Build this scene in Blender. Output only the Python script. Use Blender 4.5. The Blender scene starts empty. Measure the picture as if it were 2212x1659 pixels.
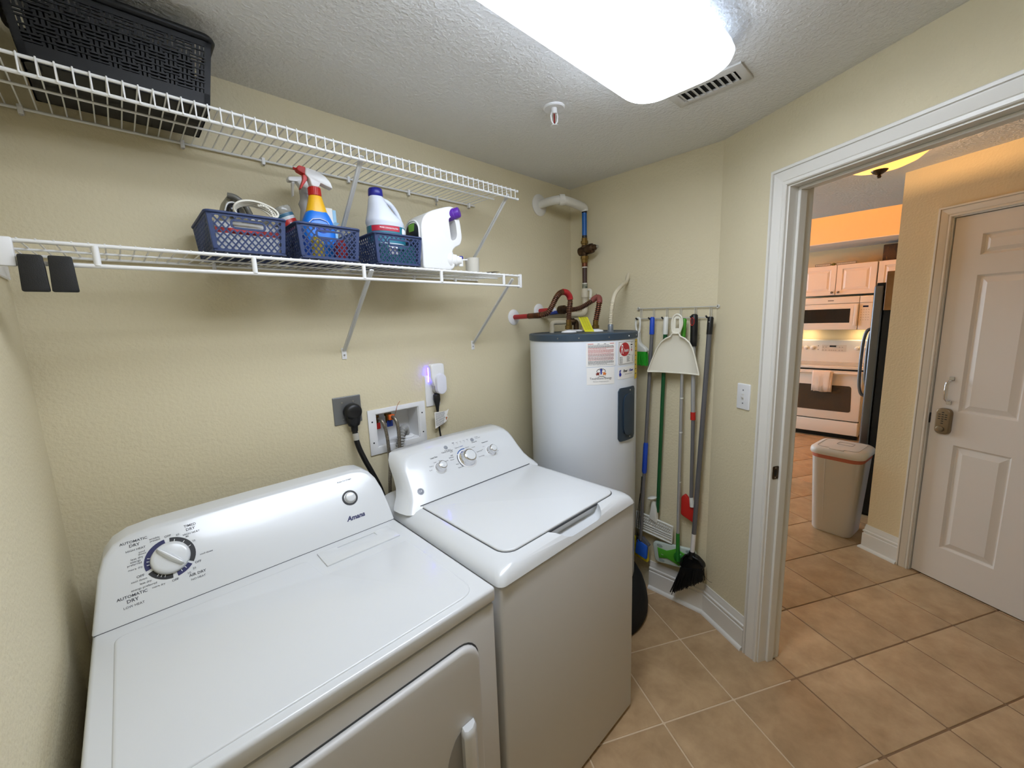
import bpy, bmesh, math, random
from mathutils import Vector, Matrix
random.seed(7)
SC = bpy.context.scene
COL = SC.collection

# ------------------------------------------------------------------ camera
cam_d = bpy.data.cameras.new('camera')
cam_d.sensor_fit = 'HORIZONTAL'; cam_d.sensor_width = 36.0
cam_d.lens = 868.584 / 2212.0 * 36.0
cam_d.clip_start = 0.02; cam_d.clip_end = 60
cam = bpy.data.objects.new('camera', cam_d); COL.objects.link(cam)
def cam_matrix(loc, yaw, pitch, roll):
    a, b, c = map(math.radians, (yaw, pitch, roll))
    f = Vector((math.sin(a)*math.cos(b), math.cos(a)*math.cos(b), math.sin(b)))
    r = Vector((math.cos(a), -math.sin(a), 0)); u = r.cross(f)
    r2 = r*math.cos(c) + u*math.sin(c); u2 = r2.cross(f)
    m = Matrix((r2, u2, -f)).transposed().to_4x4()
    m.translation = loc
    return m
cam.matrix_world = cam_matrix(Vector((0.181, -1.595, 1.5906)), 43.7109, -8.9404, -2.0199)
SC.camera = cam

# ------------------------------------------------------------------ world, exposure
w = bpy.data.worlds.new('world'); SC.world = w; w.use_nodes = True
bg = w.node_tree.nodes['Background']
bg.inputs['Color'].default_value = (0.62, 0.78, 1.0, 1); bg.inputs['Strength'].default_value = 0.9
SC.view_settings.view_transform = 'Standard'
SC.view_settings.look = 'None'
SC.view_settings.exposure = 0.14
SC.view_settings.gamma = 1.0
SC.view_settings.use_curve_mapping = False
SC.cycles.use_denoising = True; SC.cycles.use_light_tree = False
SC.cycles.max_bounces = 6; SC.cycles.diffuse_bounces = 4; SC.cycles.glossy_bounces = 3; SC.cycles.transmission_bounces = 4
SC.cycles.use_adaptive_sampling = True; SC.cycles.adaptive_threshold = 0.04; SC.cycles.adaptive_min_samples = 12
SC.cycles.caustics_reflective = False; SC.cycles.caustics_refractive = False
SC.cycles.sample_clamp_indirect = 6.0

# ------------------------------------------------------------------ lights of the place (lamps keep theirs in their builders)
def area(name, loc, target, sx, sy, power, col):
    l = bpy.data.lights.new(name, 'AREA'); l.shape = 'RECTANGLE'; l.size = sx; l.size_y = sy
    l.energy = power; l.color = col
    o = bpy.data.objects.new(name, l); COL.objects.link(o); o.location = loc
    o.rotation_euler = (Vector(target)-Vector(loc)).to_track_quat('-Z', 'Y').to_euler()
    return o
# daylight through the living-room window beyond the kitchen
area('window_daylight', (4.6, 2.45, 1.45), (4.4, -1.0, 1.1), 1.9, 1.4, 72, (0.70, 0.84, 1.0))

# ------------------------------------------------------------------ helpers
def lin(c):
    c /= 255.0
    return c/12.92 if c <= 0.04045 else ((c+0.055)/1.055)**2.4
def rgb(c):
    if isinstance(c, str):
        c = [int(c[i:i+2], 16) for i in (0, 2, 4)]
    return (lin(c[0]), lin(c[1]), lin(c[2]), 1.0)
MATS = {}
def M(name, col, rough=0.5, metal=0.0, bump=None, var=None, emit=None, trans=0.0, coat=0.0, alpha=None, sss=0.0, vor=None):
    """Procedural principled material. bump=(scale,strength,detail)  var=(scale,colour2,lo,hi)  emit=(colour,strength)"""
    if name in MATS: return MATS[name]
    m = bpy.data.materials.new(name); m.use_nodes = True
    nt = m.node_tree; b = nt.nodes['Principled BSDF']
    b.inputs['Base Color'].default_value = rgb(col)
    b.inputs['Roughness'].default_value = rough
    b.inputs['Metallic'].default_value = metal
    if coat: b.inputs['Coat Weight'].default_value = coat; b.inputs['Coat Roughness'].default_value = 0.08
    if trans: b.inputs['Transmission Weight'].default_value = trans
    if alpha is not None: b.inputs['Alpha'].default_value = alpha
    if emit:
        b.inputs['Emission Color'].default_value = rgb(emit[0]); b.inputs['Emission Strength'].default_value = emit[1]
    tc = None
    def coords():
        nonlocal tc
        if tc is None: tc = nt.nodes.new('ShaderNodeNewGeometry')
        return tc.outputs['Position']
    if var:
        n = nt.nodes.new('ShaderNodeTexNoise'); n.inputs['Scale'].default_value = var[0]; n.inputs['Detail'].default_value = 4
        nt.links.new(coords(), n.inputs['Vector'])
        r = nt.nodes.new('ShaderNodeValToRGB')
        r.color_ramp.elements[0].position = var[2]; r.color_ramp.elements[1].position = var[3]
        r.color_ramp.elements[0].color = rgb(var[1]); r.color_ramp.elements[1].color = rgb(col)
        nt.links.new(n.outputs['Fac'], r.inputs['Fac']); nt.links.new(r.outputs['Color'], b.inputs['Base Color'])
    if bump:
        n = nt.nodes.new('ShaderNodeTexNoise'); n.inputs['Scale'].default_value = bump[0]
        n.inputs['Detail'].default_value = bump[2] if len(bump) > 2 else 3
        nt.links.new(coords(), n.inputs['Vector'])
        src = n.outputs['Fac']
        if len(bump) > 3:      # knock the tops flat (knockdown / orange-peel plaster)
            rr = nt.nodes.new('ShaderNodeValToRGB'); rr.color_ramp.elements[0].position = bump[3]; rr.color_ramp.elements[1].position = bump[4]
            nt.links.new(src, rr.inputs['Fac']); src = rr.outputs['Color']
        bp = nt.nodes.new('ShaderNodeBump'); bp.inputs['Strength'].default_value = bump[1]; bp.inputs['Distance'].default_value = 0.004
        nt.links.new(src, bp.inputs['Height']); nt.links.new(bp.outputs['Normal'], b.inputs['Normal'])
    MATS[name] = m
    return m

ORG = {}
def tag(o, label=None, cat=None, group=None, kind=None):
    if label: o['label'] = label
    if cat: o['category'] = cat
    if group: o['group'] = group
    if kind: o['kind'] = kind
    return o
def thing(name, label, cat, loc, group=None):
    o = bpy.data.objects.new(name, None); COL.objects.link(o); o.location = loc
    o.empty_display_size = 0.05
    ORG[o] = Vector(loc)
    return tag(o, label, cat, group)

def frame(o, U, V):
    U = Vector(U).normalized(); V = Vector(V); V = (V - U*V.dot(U)).normalized()
    return (Vector(o), U, V, U.cross(V))
XY = lambda z=0.0: frame((0, 0, z), (1, 0, 0), (0, 1, 0))

def rrect(x0, x1, y0, y1, r, n=4):
    if not isinstance(r, (tuple, list)): r = (r,)*4      # bl, br, tr, tl
    pts = []
    for (cx, cy, a0, rr) in ((x0+r[0], y0+r[0], 180, r[0]), (x1-r[1], y0+r[1], 270, r[1]), (x1-r[2], y1-r[2], 0, r[2]), (x0+r[3], y1-r[3], 90, r[3])):
        if rr <= 1e-6: pts.append((cx, cy)); continue
        for i in range(n+1):
            a = math.radians(a0 + 90*i/n); pts.append((cx+rr*math.cos(a), cy+rr*math.sin(a)))
    return pts
def roundpoly(poly, r, n=4):
    """round the corners of a polygon; r scalar or per-corner list"""
    out = []; N = len(poly)
    for i in range(N):
        p0, p, p1 = Vector(poly[i-1]), Vector(poly[i]), Vector(poly[(i+1) % N])
        rr = r[i] if isinstance(r, (list, tuple)) else r
        a = (p0-p); b = (p1-p); la, lb = a.length, b.length; a.normalize(); b.normalize()
        if rr <= 0: out.append(tuple(p)); continue
        d = min(rr, la*0.49, lb*0.49)
        A = p+a*d; B = p+b*d
        for k in range(n+1):
            t = k/n; q = A*(1-t)**2 + p*2*t*(1-t) + B*t*t; out.append(tuple(q))
    return out
def ellipse(cx, cy, a, b, n=24, a0=0, a1=360):
    full = abs(a1-a0) >= 360
    return [(cx+a*math.cos(math.radians(a0+(a1-a0)*i/(n if full else n-1))), cy+b*math.sin(math.radians(a0+(a1-a0)*i/(n if full else n-1)))) for i in range(n)]

def ring_frame(mb, o4, i4, z0, z1, F=None):
    """rectangular frame (outer x0,x1,y0,y1 / inner) with proper topology"""
    F = F or XY(); P = lambda u, v, w: F[0]+F[1]*u+F[2]*v+F[3]*w
    vs = []
    for w in (z0, z1):
        for (a, b, c, d) in (o4, i4): vs += [P(a, c, w), P(b, c, w), P(b, d, w), P(a, d, w)]
    fs = []
    for i in range(4):
        j = (i+1) % 4
        fs += [(i, 4+i, 4+j, j), (8+i, 8+j, 12+j, 12+i), (i, j, 8+j, 8+i), (4+i, 12+i, 12+j, 4+j)]
    return mb.add(vs, fs)
class MB:
    def __init__(s): s.v = []; s.f = []
    def add(s, vs, fs):
        o = len(s.v); s.v += [Vector(p) for p in vs]; s.f += [[i+o for i in f] for f in fs]; return s
    def box(s, x0, x1, y0, y1, z0, z1):
        return s.add([(x0,y0,z0),(x1,y0,z0),(x1,y1,z0),(x0,y1,z0),(x0,y0,z1),(x1,y0,z1),(x1,y1,z1),(x0,y1,z1)],
                     [(0,3,2,1),(4,5,6,7),(0,1,5,4),(1,2,6,5),(2,3,7,6),(3,0,4,7)])
    def fbox(s, F, u0, u1, v0, v1, w0, w1):
        o, U, V, W = F
        vs = [o+U*a+V*b+W*c for c in (w0, w1) for (a, b) in ((u0,v0),(u1,v0),(u1,v1),(u0,v1))]
        return s.add(vs, [(0,3,2,1),(4,5,6,7),(0,1,5,4),(1,2,6,5),(2,3,7,6),(3,0,4,7)])
    def prism(s, F, poly, w0, w1, cap0=True, cap1=True, inset=None):
        """extrude a polygon; inset=(amount,height) gives a bevelled top"""
        o, U, V, W = F; n = len(poly)
        ar = sum(poly[i-1][0]*poly[i][1]-poly[i][0]*poly[i-1][1] for i in range(n))
        if ar < 0: poly = poly[::-1]
        rings = [(poly, w0), (poly, w1)]
        if inset:
            cx = sum(p[0] for p in poly)/n; cy = sum(p[1] for p in poly)/n
            wx = max(abs(p[0]-cx) for p in poly); wy = max(abs(p[1]-cy) for p in poly)
            def shr(a): return [(cx+(p[0]-cx)*(1-a/wx), cy+(p[1]-cy)*(1-a/wy)) for p in poly]
            k = 3; d, h = inset; rings = [(poly, w0)]
            for i in range(k+1):
                t = math.pi/2*i/k; rings.append((shr(d*(1-math.cos(t))), w1-h+h*math.sin(t)))
        vs = []; fs = []
        for (pp, ww) in rings: vs += [o+U*p[0]+V*p[1]+W*ww for p in pp]
        for k in range(len(rings)-1):
            for i in range(n):
                j = (i+1) % n; fs.append((k*n+i, k*n+j, (k+1)*n+j, (k+1)*n+i))
        if cap0: fs.append(tuple(range(n))[::-1])
        if cap1: fs.append(tuple((len(rings)-1)*n+i for i in range(n)))
        return s.add(vs, fs)
    def loft(s, rings, cap=True, closed=True):
        n = len(rings[0]); vs = []; fs = []
        for r in rings: vs += list(r)
        for k in range(len(rings)-1):
            for i in range(n if closed else n-1):
                j = (i+1) % n; fs.append((k*n+i, k*n+j, (k+1)*n+j, (k+1)*n+i))
        if cap:
            fs.append(tuple(range(n))[::-1]); fs.append(tuple((len(rings)-1)*n+i for i in range(n)))
        return s.add(vs, fs)
    def tube(s, pts, r, n=8, closed=False, cap=True):
        P = [Vector(p) for p in pts]; N = len(P)
        R = r if isinstance(r, (list, tuple)) else [r]*N
        T = []
        for i in range(N):
            a = P[i-1] if (i > 0 or closed) else P[i]; b = P[(i+1) % N] if (i < N-1 or closed) else P[i]
            T.append((b-a).normalized())
        up = Vector((0,0,1)) if abs(T[0].z) < 0.9 else Vector((1,0,0))
        X = (up - T[0]*up.dot(T[0])).normalized()
        vs = []
        for i in range(N):
            if i: X = (X - T[i]*X.dot(T[i])); X = X.normalized() if X.length > 1e-6 else Vector((1,0,0))
            Y = T[i].cross(X)
            vs += [P[i]+(X*math.cos(2*math.pi*k/n)+Y*math.sin(2*math.pi*k/n))*R[i] for k in range(n)]
        fs = []
        for i in range(N if closed else N-1):
            i2 = (i+1) % N
            for k in range(n): fs.append((i*n+k, i*n+(k+1) % n, i2*n+(k+1) % n, i2*n+k))
        if cap and not closed:
            fs.append(tuple(range(n))[::-1]); fs.append(tuple((N-1)*n+k for k in range(n)))
        return s.add(vs, fs)
    def lathe(s, prof, c, axis=(0,0,1), n=24, a0=0.0, a1=360.0):
        A = Vector(axis).normalized(); up = Vector((1,0,0)) if abs(A.x) < 0.9 else Vector((0,1,0))
        X = (up-A*up.dot(A)).normalized(); Y = A.cross(X); c = Vector(c)
        full = abs(a1-a0) >= 360; m = n if full else n+1
        vs = []
        for (r, h) in prof:
            for k in range(m):
                t = math.radians(a0+(a1-a0)*k/n); vs.append(c+A*h+(X*math.cos(t)+Y*math.sin(t))*r)
        fs = []
        for i in range(len(prof)-1):
            for k in range(n):
                k2 = (k+1) % m; fs.append((i*m+k, i*m+k2, (i+1)*m+k2, (i+1)*m+k))
        if full:
            if prof[0][0] > 1e-6: fs.append(tuple(range(m))[::-1])
            if prof[-1][0] > 1e-6: fs.append(tuple((len(prof)-1)*m+k for k in range(m)))
        return s.add(vs, fs)
    def ball(s, c, r, n=12):
        rr = r if isinstance(r, (tuple, list)) else (r, r, r)
        k = n//2; prof = []
        o = len(s.v)
        s.lathe([(max(1e-7, math.sin(math.pi*i/k)), -math.cos(math.pi*i/k)) for i in range(k+1)], (0,0,0), n=n)
        for i in range(o, len(s.v)):
            q = s.v[i]; s.v[i] = Vector((c[0]+q.x*rr[0], c[1]+q.y*rr[1], c[2]+q.z*rr[2]))
        return s
    def text(s, body, F, u, v, width=None, size=0.01, align='CENTER', bold=0.0, shear=0.0, w=0.0002, height=None, mapf=None, ext=0.0):
        c = bpy.data.curves.new('t', 'FONT'); c.body = body; c.align_x = 'LEFT'; c.resolution_u = 2
        c.offset = bold; c.shear = shear; c.size = 1.0; c.extrude = ext
        o = bpy.data.objects.new('t', c); COL.objects.link(o)
        bpy.context.view_layer.update()
        me = bpy.data.meshes.new_from_object(o.evaluated_get(bpy.context.evaluated_depsgraph_get()))
        vs = [p.co.copy() for p in me.vertices]; fs = [tuple(p.vertices) for p in me.polygons]
        bpy.data.objects.remove(o); bpy.data.curves.remove(c); bpy.data.meshes.remove(me)
        if not vs: return s
        x0 = min(p.x for p in vs); x1 = max(p.x for p in vs); y0 = min(p.y for p in vs); y1 = max(p.y for p in vs)
        kx = width/(x1-x0) if width else size; ky = kx
        if height: ky = height/(y1-y0)
        off = {'CENTER': 0.5, 'LEFT': 0.0, 'RIGHT': 1.0}[align]*(x1-x0)
        q = []
        for p in vs:
            uu = u+(p.x-x0-off)*kx; vv = v+p.y*ky
            q.append(mapf(uu, vv, w) if mapf else F[0]+F[1]*uu+F[2]*vv+F[3]*(w+p.z*kx))
        return s.add(q, fs)
    def build(s, name, mat, parent=None, smooth=35, bevel=None, loc=None, label=None, weld=False):
        root = parent
        while root is not None and root.parent is not None: root = root.parent
        org = ORG.get(root) if root is not None else None
        if org is None: org = Vector(loc) if loc is not None else Vector((0,0,0))
        me = bpy.data.meshes.new(name)
        me.from_pydata([tuple(p-org) for p in s.v], [], s.f)
        if bevel or weld:
            bm = bmesh.new(); bm.from_mesh(me)
            if weld: bmesh.ops.remove_doubles(bm, verts=bm.verts, dist=1e-5)
            if bevel:
                es = [e for e in bm.edges if len(e.link_faces) == 2 and e.calc_face_angle(0) > math.radians(bevel[2] if len(bevel) > 2 else 40)]
                bmesh.ops.bevel(bm, geom=es, offset=bevel[0], segments=bevel[1], affect='EDGES', profile=0.5, clamp_overlap=True)
            bm.to_mesh(me); bm.free()
        me.materials.append(mat)
        if smooth:
            for p in me.polygons: p.use_smooth = True
            me.set_sharp_from_angle(angle=math.radians(smooth))
        o = bpy.data.objects.new(name, me); COL.objects.link(o)
        if parent is not None: o.parent = parent
        else:
            o.location = org; ORG[o] = org
        if label: o['label'] = label
        return o
def struct(o): o['kind'] = 'structure'; return o
def inst(src, parent, loc, name=None, rot=None, scale=None):
    o = src.copy(); COL.objects.link(o); o.parent = parent; o.location = loc
    if rot: o.rotation_euler = rot
    if scale: o.scale = scale
    return o
def spline(pts, n=8):
    """Catmull-Rom through points"""
    P = [Vector(p) for p in pts]; P = [P[0]*2-P[1]]+P+[P[-1]*2-P[-2]]; out = []
    for i in range(1, len(P)-2):
        for k in range(n):
            t = k/n; a, b, c, d = P[i-1], P[i], P[i+1], P[i+2]
            out.append(0.5*((2*b)+(c-a)*t+(2*a-5*b+4*c-d)*t*t+(3*b-a-3*c+d)*t**3))
    out.append(P[-2]); return out
def ribbed(path, r0, r1, pitch):
    """resample a path and alternate the radius for a corrugated hose"""
    L = [0.0]
    for i in range(1, len(path)): L.append(L[-1]+(path[i]-path[i-1]).length)
    n = max(4, int(L[-1]/pitch*4)); pts = []; rad = []; j = 0
    for k in range(n+1):
        d = L[-1]*k/n
        while j < len(L)-2 and L[j+1] < d: j += 1
        t = (d-L[j])/max(1e-9, L[j+1]-L[j]); pts.append(path[j].lerp(path[j+1], min(1, max(0, t))))
        rad.append((r0, (r0+r1)/2, r1, (r0+r1)/2)[k % 4])
    return pts, rad

def ridges(path, r0, r1, pitch, n=12):
    """separate raised rings along a corrugated line"""
    L = [0.0]
    for i in range(1, len(path)): L.append(L[-1]+(path[i]-path[i-1]).length)
    m = MB(); k = max(2, int(L[-1]/pitch)); j = 0
    for q_ in range(k):
        d = L[-1]*(q_+.5)/k
        while j < len(L)-2 and L[j+1] < d: j += 1
        t = (d-L[j])/max(1e-9, L[j+1]-L[j]); c = path[j].lerp(path[j+1], t); ax = (path[j+1]-path[j]).normalized()
        m.lathe([(r0, -pitch*.30), (r1, -pitch*.12), (r1, pitch*.12), (r0, pitch*.30)], c, ax, n=n)
    return m
# ------------------------------------------------------------------ palette
WALL = M('beige_orange_peel_paint', (216, 205, 173), 0.75, bump=(95, 0.5, 2))
CEIL = M('white_knockdown_ceiling', (226, 226, 224), 0.85, bump=(85, 0.42, 3, 0.40, 0.66))
HALLW = M('beige_hall_paint', (220, 200, 160), 0.75, bump=(95, 0.35, 2))
TRIM = M('white_semigloss_trim', (226, 223, 215), 0.35)
WHITE = M('white_appliance_enamel', (216, 218, 219), 0.24, coat=0.25)
WHITEM = M('white_appliance_body', (206, 205, 203), 0.42, bump=(900, 0.05, 1))
PLASW = M('white_plastic', (232, 232, 232), 0.4)
WIRE = M('white_vinyl_wire', (230, 230, 228), 0.35)
BLACK = M('black_plastic', (14, 14, 15), 0.45)
CHROME = M('chrome', (225, 225, 228), 0.08, metal=1.0)
INK = M('dark_grey_print', (62, 64, 72), 0.6)
NAVY = M('navy_print', (22, 24, 82), 0.5)
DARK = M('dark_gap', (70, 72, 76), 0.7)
STEEL = M('screw_steel', (190, 190, 190), 0.3, metal=1.0)
# ================================================================== THE SETTING
X1 = 2.2487; H = 2.36
K = Vector((X1, -0.870, 0.0)); TH = math.radians(28.6025)
D = Vector((-math.sin(TH), -math.cos(TH), 0)); NN = Vector((-math.cos(TH), math.sin(TH), 0))
DF = frame(K, D, (0, 0, 1))                 # u along the doorway wall, v up, w towards the laundry
HO = 1.432                                  # hall wall stands this far beyond the doorway wall
HF = frame(K-NN*HO, D, (0, 0, 1))           # w towards the hall / doorway

# ---- floor tiles
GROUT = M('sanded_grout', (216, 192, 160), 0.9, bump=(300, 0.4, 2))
def tile_mat():
    m = bpy.data.materials.new('tan_ceramic_tile'); m.use_nodes = True; nt = m.node_tree; b = nt.nodes['Principled BSDF']
    g = nt.nodes.new('ShaderNodeNewGeometry'); oi = nt.nodes.new('ShaderNodeObjectInfo')
    add = nt.nodes.new('ShaderNodeVectorMath'); add.operation = 'ADD'
    mul = nt.nodes.new('ShaderNodeMath'); mul.operation = 'MULTIPLY'; mul.inputs[1].default_value = 37.0
    nt.links.new(oi.outputs['Random'], mul.inputs[0])
    nt.links.new(g.outputs['Position'], add.inputs[0]); nt.links.new(mul.outputs[0], add.inputs[1])
    n1 = nt.nodes.new('ShaderNodeTexNoise'); n1.inputs['Scale'].default_value = 9; n1.inputs['Detail'].default_value = 9; n1.inputs['Roughness'].default_value = 0.62; n1.inputs['Distortion'].default_value = 0.25
    nt.links.new(add.outputs[0], n1.inputs['Vector'])
    r = nt.nodes.new('ShaderNodeValToRGB'); e = r.color_ramp.elements
    e[0].position = 0.30; e[0].color = rgb((165, 135, 99)); e[1].position = 0.72; e[1].color = rgb((197, 166, 127))
    nt.links.new(n1.outputs['Fac'], r.inputs['Fac'])
    hs = nt.nodes.new('ShaderNodeHueSaturation')
    mr = nt.nodes.new('ShaderNodeMapRange'); mr.inputs['To Min'].default_value = 0.93; mr.inputs['To Max'].default_value = 1.05
    nt.links.new(oi.outputs['Random'], mr.inputs['Value']); nt.links.new(mr.outputs['Result'], hs.inputs['Value'])
    nt.links.new(r.outputs['Color'], hs.inputs['Color']); nt.links.new(hs.outputs['Color'], b.inputs['Base Color'])
    b.inputs['Roughness'].default_value = 0.42
    n2 = nt.nodes.new('ShaderNodeTexNoise'); n2.inputs['Scale'].default_value = 45; n2.inputs['Detail'].default_value = 3
    nt.links.new(add.outputs[0], n2.inputs['Vector'])
    bp = nt.nodes.new('ShaderNodeBump'); bp.inputs['Strength'].default_value = 0.12; bp.inputs['Distance'].default_value = 0.004
    nt.links.new(n2.outputs['Fac'], bp.inputs['Height']); nt.links.new(bp.outputs['Normal'], b.inputs['Normal'])
    return m
TILE = tile_mat()
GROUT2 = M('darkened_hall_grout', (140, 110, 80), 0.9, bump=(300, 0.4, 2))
def floor_part(poly, name, mat, label):
    m = MB().prism(XY(), poly, -0.12, -0.0025).build(name, mat, smooth=None); struct(m); return tag(m, label)
_a = K-NN*0.06-D*4.2; _b = K-NN*0.06+D*4.2
fl = floor_part([(-0.3, 2.7), (-0.3, -4.3), (_b.x, _b.y), (_a.x, _a.y)], 'floor', GROUT, 'tan ceramic laundry floor laid diagonally')
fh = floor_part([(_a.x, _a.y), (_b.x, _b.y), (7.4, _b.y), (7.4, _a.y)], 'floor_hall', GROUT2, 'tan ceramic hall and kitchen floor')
TS = 0.3365; t2 = TS/2-0.0033
tm = MB(); tm.prism(XY(), rrect(-t2, t2, -t2, t2, 0.003, 1), -0.008, 0.0, cap0=False, inset=(0.0025, 0.0018))
tile0 = None; ang = math.atan2(-math.sin(TH), math.cos(TH))
U2 = -NN; O2 = Vector((1.815, -1.155, 0))
cam_xy = Vector((0.181, -1.595))
tiles = []
for i in range(-9, 20):
    for j in range(-14, 8):
        c = O2 + U2*(TS*(i+0.5)) + D*(TS*(j+0.5))
        q = Vector((c.x, c.y))-cam_xy
        inlaundry = -0.15 < c.x < 2.45 and -2.75 < c.y < 0.1 and (c-K).dot(-NN) < 0.06
        brg = math.degrees(math.atan2(q.x, q.y))
        d = (c-K).dot(-NN); dd = (c-K).dot(D)
        inhall = (d > -0.2 and c.x < 6.75 and c.y > -3.0 and c.y < 0.9 and 56 < brg < 112 and not (d > 1.7 and dd > -0.2)) and q.length < 7.5
        if inlaundry or inhall: tiles.append((q.length, c))
tiles.sort(key=lambda t: t[0])
for k, (_, c) in enumerate(tiles[:298]):
    if tile0 is None:
        tile0 = tm.build('tile', TILE, None, smooth=40); tile0.parent = fl if (c-K).dot(-NN) < 0.06 else fh; tile0.location = c; tile0.rotation_euler = (0, 0, ang)
    else:
        inst(tile0, fl if (c-K).dot(-NN) < 0.06 else fh, c, rot=(0, 0, ang))
print('tiles', len(tiles))

# ---- laundry walls
wb = MB()
bx0, bx1, bz0, bz1 = 0.886, 1.124, 1.062, 1.232        # cut-out for the washer supply box
wb.box(-0.12, bx0, 0, 0.12, 0, H).box(bx1, X1+0.12, 0, 0.12, 0, H).box(bx0, bx1, 0, 0.12, 0, bz0).box(bx0, bx1, 0, 0.12, bz1, H)
tag(struct(wb.build('wall_back', WALL, smooth=None)), 'beige textured wall behind the washer and dryer')
tag(struct(MB().box(-0.12, 0, -2.75, 0, 0, H).build('wall_left', WALL, smooth=None)), 'beige wall at the left of the dryer')
tag(struct(MB().box(X1, X1+0.12, -0.93, 0, 0, H).build('wall_far', WALL, smooth=None)), 'beige wall behind the water heater and brooms')
tag(struct(MB().box(-0.12, 1.45, -2.75, -2.63, 0, H).build('wall_rear', WALL, smooth=None)), 'beige wall behind the camera')
oL, oR, oT = 0.345, 1.262, 2.058
wd = MB().fbox(DF, 0, oL-0.018, 0, H, -0.115, 0).fbox(DF, oR+0.018, 2.10, 0, H, -0.115, 0).fbox(DF, oL-0.018, oR+0.018, oT+0.018, H, -0.115, 0)
tag(struct(wd.build('wall_right', WALL, smooth=None)), 'angled beige wall with the open doorway')

# ---- ceiling with the raised tray over the kitchen
tx0, tx1, ty0, ty1 = 4.57, 6.36, -1.75, 0.75
cb = MB().box(-0.2, tx0, -4.2, 2.6, H, H+0.1).box(tx1, 7.3, -4.2, 2.6, H, H+0.1).box(tx0, tx1, -4.2, ty0, H, H+0.1).box(tx0, tx1, ty1, 2.6, H, H+0.1)
tag(struct(cb.build('ceiling', CEIL, smooth=None)), 'white textured ceiling')
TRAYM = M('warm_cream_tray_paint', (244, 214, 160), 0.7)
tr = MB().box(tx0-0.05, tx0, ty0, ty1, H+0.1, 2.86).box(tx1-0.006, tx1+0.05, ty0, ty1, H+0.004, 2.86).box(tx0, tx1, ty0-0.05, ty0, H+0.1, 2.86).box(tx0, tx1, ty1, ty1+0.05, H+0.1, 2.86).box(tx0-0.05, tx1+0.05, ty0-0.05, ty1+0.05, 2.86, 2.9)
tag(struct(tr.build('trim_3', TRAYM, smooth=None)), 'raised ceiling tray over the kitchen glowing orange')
tag(struct(MB().box(tx1-0.014, tx1-0.0065, ty0, ty1, H+0.001, H+0.010).build('trim_4', TRIM, smooth=None)), 'white bead along the ceiling tray')

# ---- hall and kitchen walls
hd0 = 0.079; hd1 = 0.079+0.80; hdT = 2.052
hw = MB().fbox(HF, -0.168, hd0-0.012, 0, H, -0.12, 0).fbox(HF, hd1+0.012, 2.9, 0, H, -0.12, 0).fbox(HF, hd0-0.012, hd1+0.012, hdT+0.012, H, -0.12, 0)
tag(struct(hw.build('wall_hall', HALLW, smooth=None)), 'beige hall wall holding the white entry door')
hb = MB().fbox(HF, hd0-0.012, hd1+0.012, 0, hdT+0.012, -0.16, -0.121)
tag(struct(hb.build('wall_behind_entry', HALLW, smooth=None)), 'dark backing wall behind the entry door')
tag(struct(MB().box(7.03, 7.15, -2.2, 2.6, 0, H).build('wall_kitchen', HALLW, smooth=None)), 'beige kitchen wall behind the range')
tag(struct(MB().box(3.72, 7.1, -2.22, -2.10, 0, H).build('wall_kitchen_side', HALLW, smooth=None)), 'kitchen wall behind the refrigerator')
end = K + D*2.4
wh = MB().fbox(frame(K+D*2.6, -NN, (0,0,1)), -0.1, HO+0.2, 0, H, -0.1, 0.0)
tag(struct(wh.build('wall_hall_end', HALLW, smooth=None)), 'beige end wall of the hall')
lw = MB().box(X1+0.12, 3.5, 2.5, 2.6, 0, H).box(5.7, 7.1, 2.5, 2.6, 0, H).box(3.5, 5.7, 2.5, 2.6, 0, 0.7).box(3.5, 5.7, 2.5, 2.6, 2.15, H)
tag(struct(lw.build('wall_living', HALLW, smooth=None)), 'living area wall with a wide window')
tag(struct(MB().box(X1+0.12, X1+0.2, 0.1, 2.55, 0, H).build('wall_partition', HALLW, smooth=None)), 'wall between laundry and living area')
win = MB()
for (a, b, c, d_) in ((3.5, 3.55, 0.7, 2.15), (5.65, 5.7, 0.7, 2.15), (4.575, 4.625, 0.7, 2.15)): win.box(a, b, 2.52, 2.58, c, d_)
for (c, d_) in ((0.7, 0.75), (2.1, 2.15)): win.box(3.5, 5.7, 2.52, 2.58, c, d_)
wo = tag(struct(win.build('window_1', TRIM, smooth=None)), 'white framed living area window')

# ---- trims: mitred casings
def casing(F, prof, pts, name, mat, parent, labels=None):
    """pts: inner-edge polyline (u,v); one mesh per straight run, mitred"""
    n = len(pts); P = [Vector(p) for p in pts]; dirs = [(P[i+1]-P[i]).normalized() for i in range(n-1)]
    nor = [Vector((-d.y, d.x)) for d in dirs]
    out = []
    for i in range(n-1):
        def off(k):
            if k == 0: return nor[0]
            if k == n-1: return nor[-1]
            m = (nor[k-1]+nor[k]); return m/(m.dot(nor[k]))
        r = []
        for k in (i, i+1):
            o = off(k); r.append([F[0]+F[1]*(P[k].x+o.x*a)+F[2]*(P[k].y+o.y*a)+F[3]*b for (a, b) in prof])
        out.append(MB().loft(r).build(name[i], mat, parent, smooth=18))
    return out
CP = [(0, 0), (0, .010), (.003, .0135), (.010, .0135), (.0112, .0085), (.0155, .0085), (.018, .012), (.040, .0175), (.0485, .019), (.0498, .0135), (.0538, .0135), (.055, .0205), (.064, .0205), (.067, .017), (.067, 0)]
tr1 = thing('trim_1', 'white moulded casing and jambs of the laundry doorway', None, tuple(K+D*0.33)); struct(tr1)
if 'category' in tr1: del tr1['category']
casing(DF, CP, [(oL-0.006, 0.0), (oL-0.006, oT+0.006), (oR+0.006, oT+0.006), (oR+0.006, 0.0)], ['casing_leg', 'casing_head', 'casing_leg'], TRIM, tr1)
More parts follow.
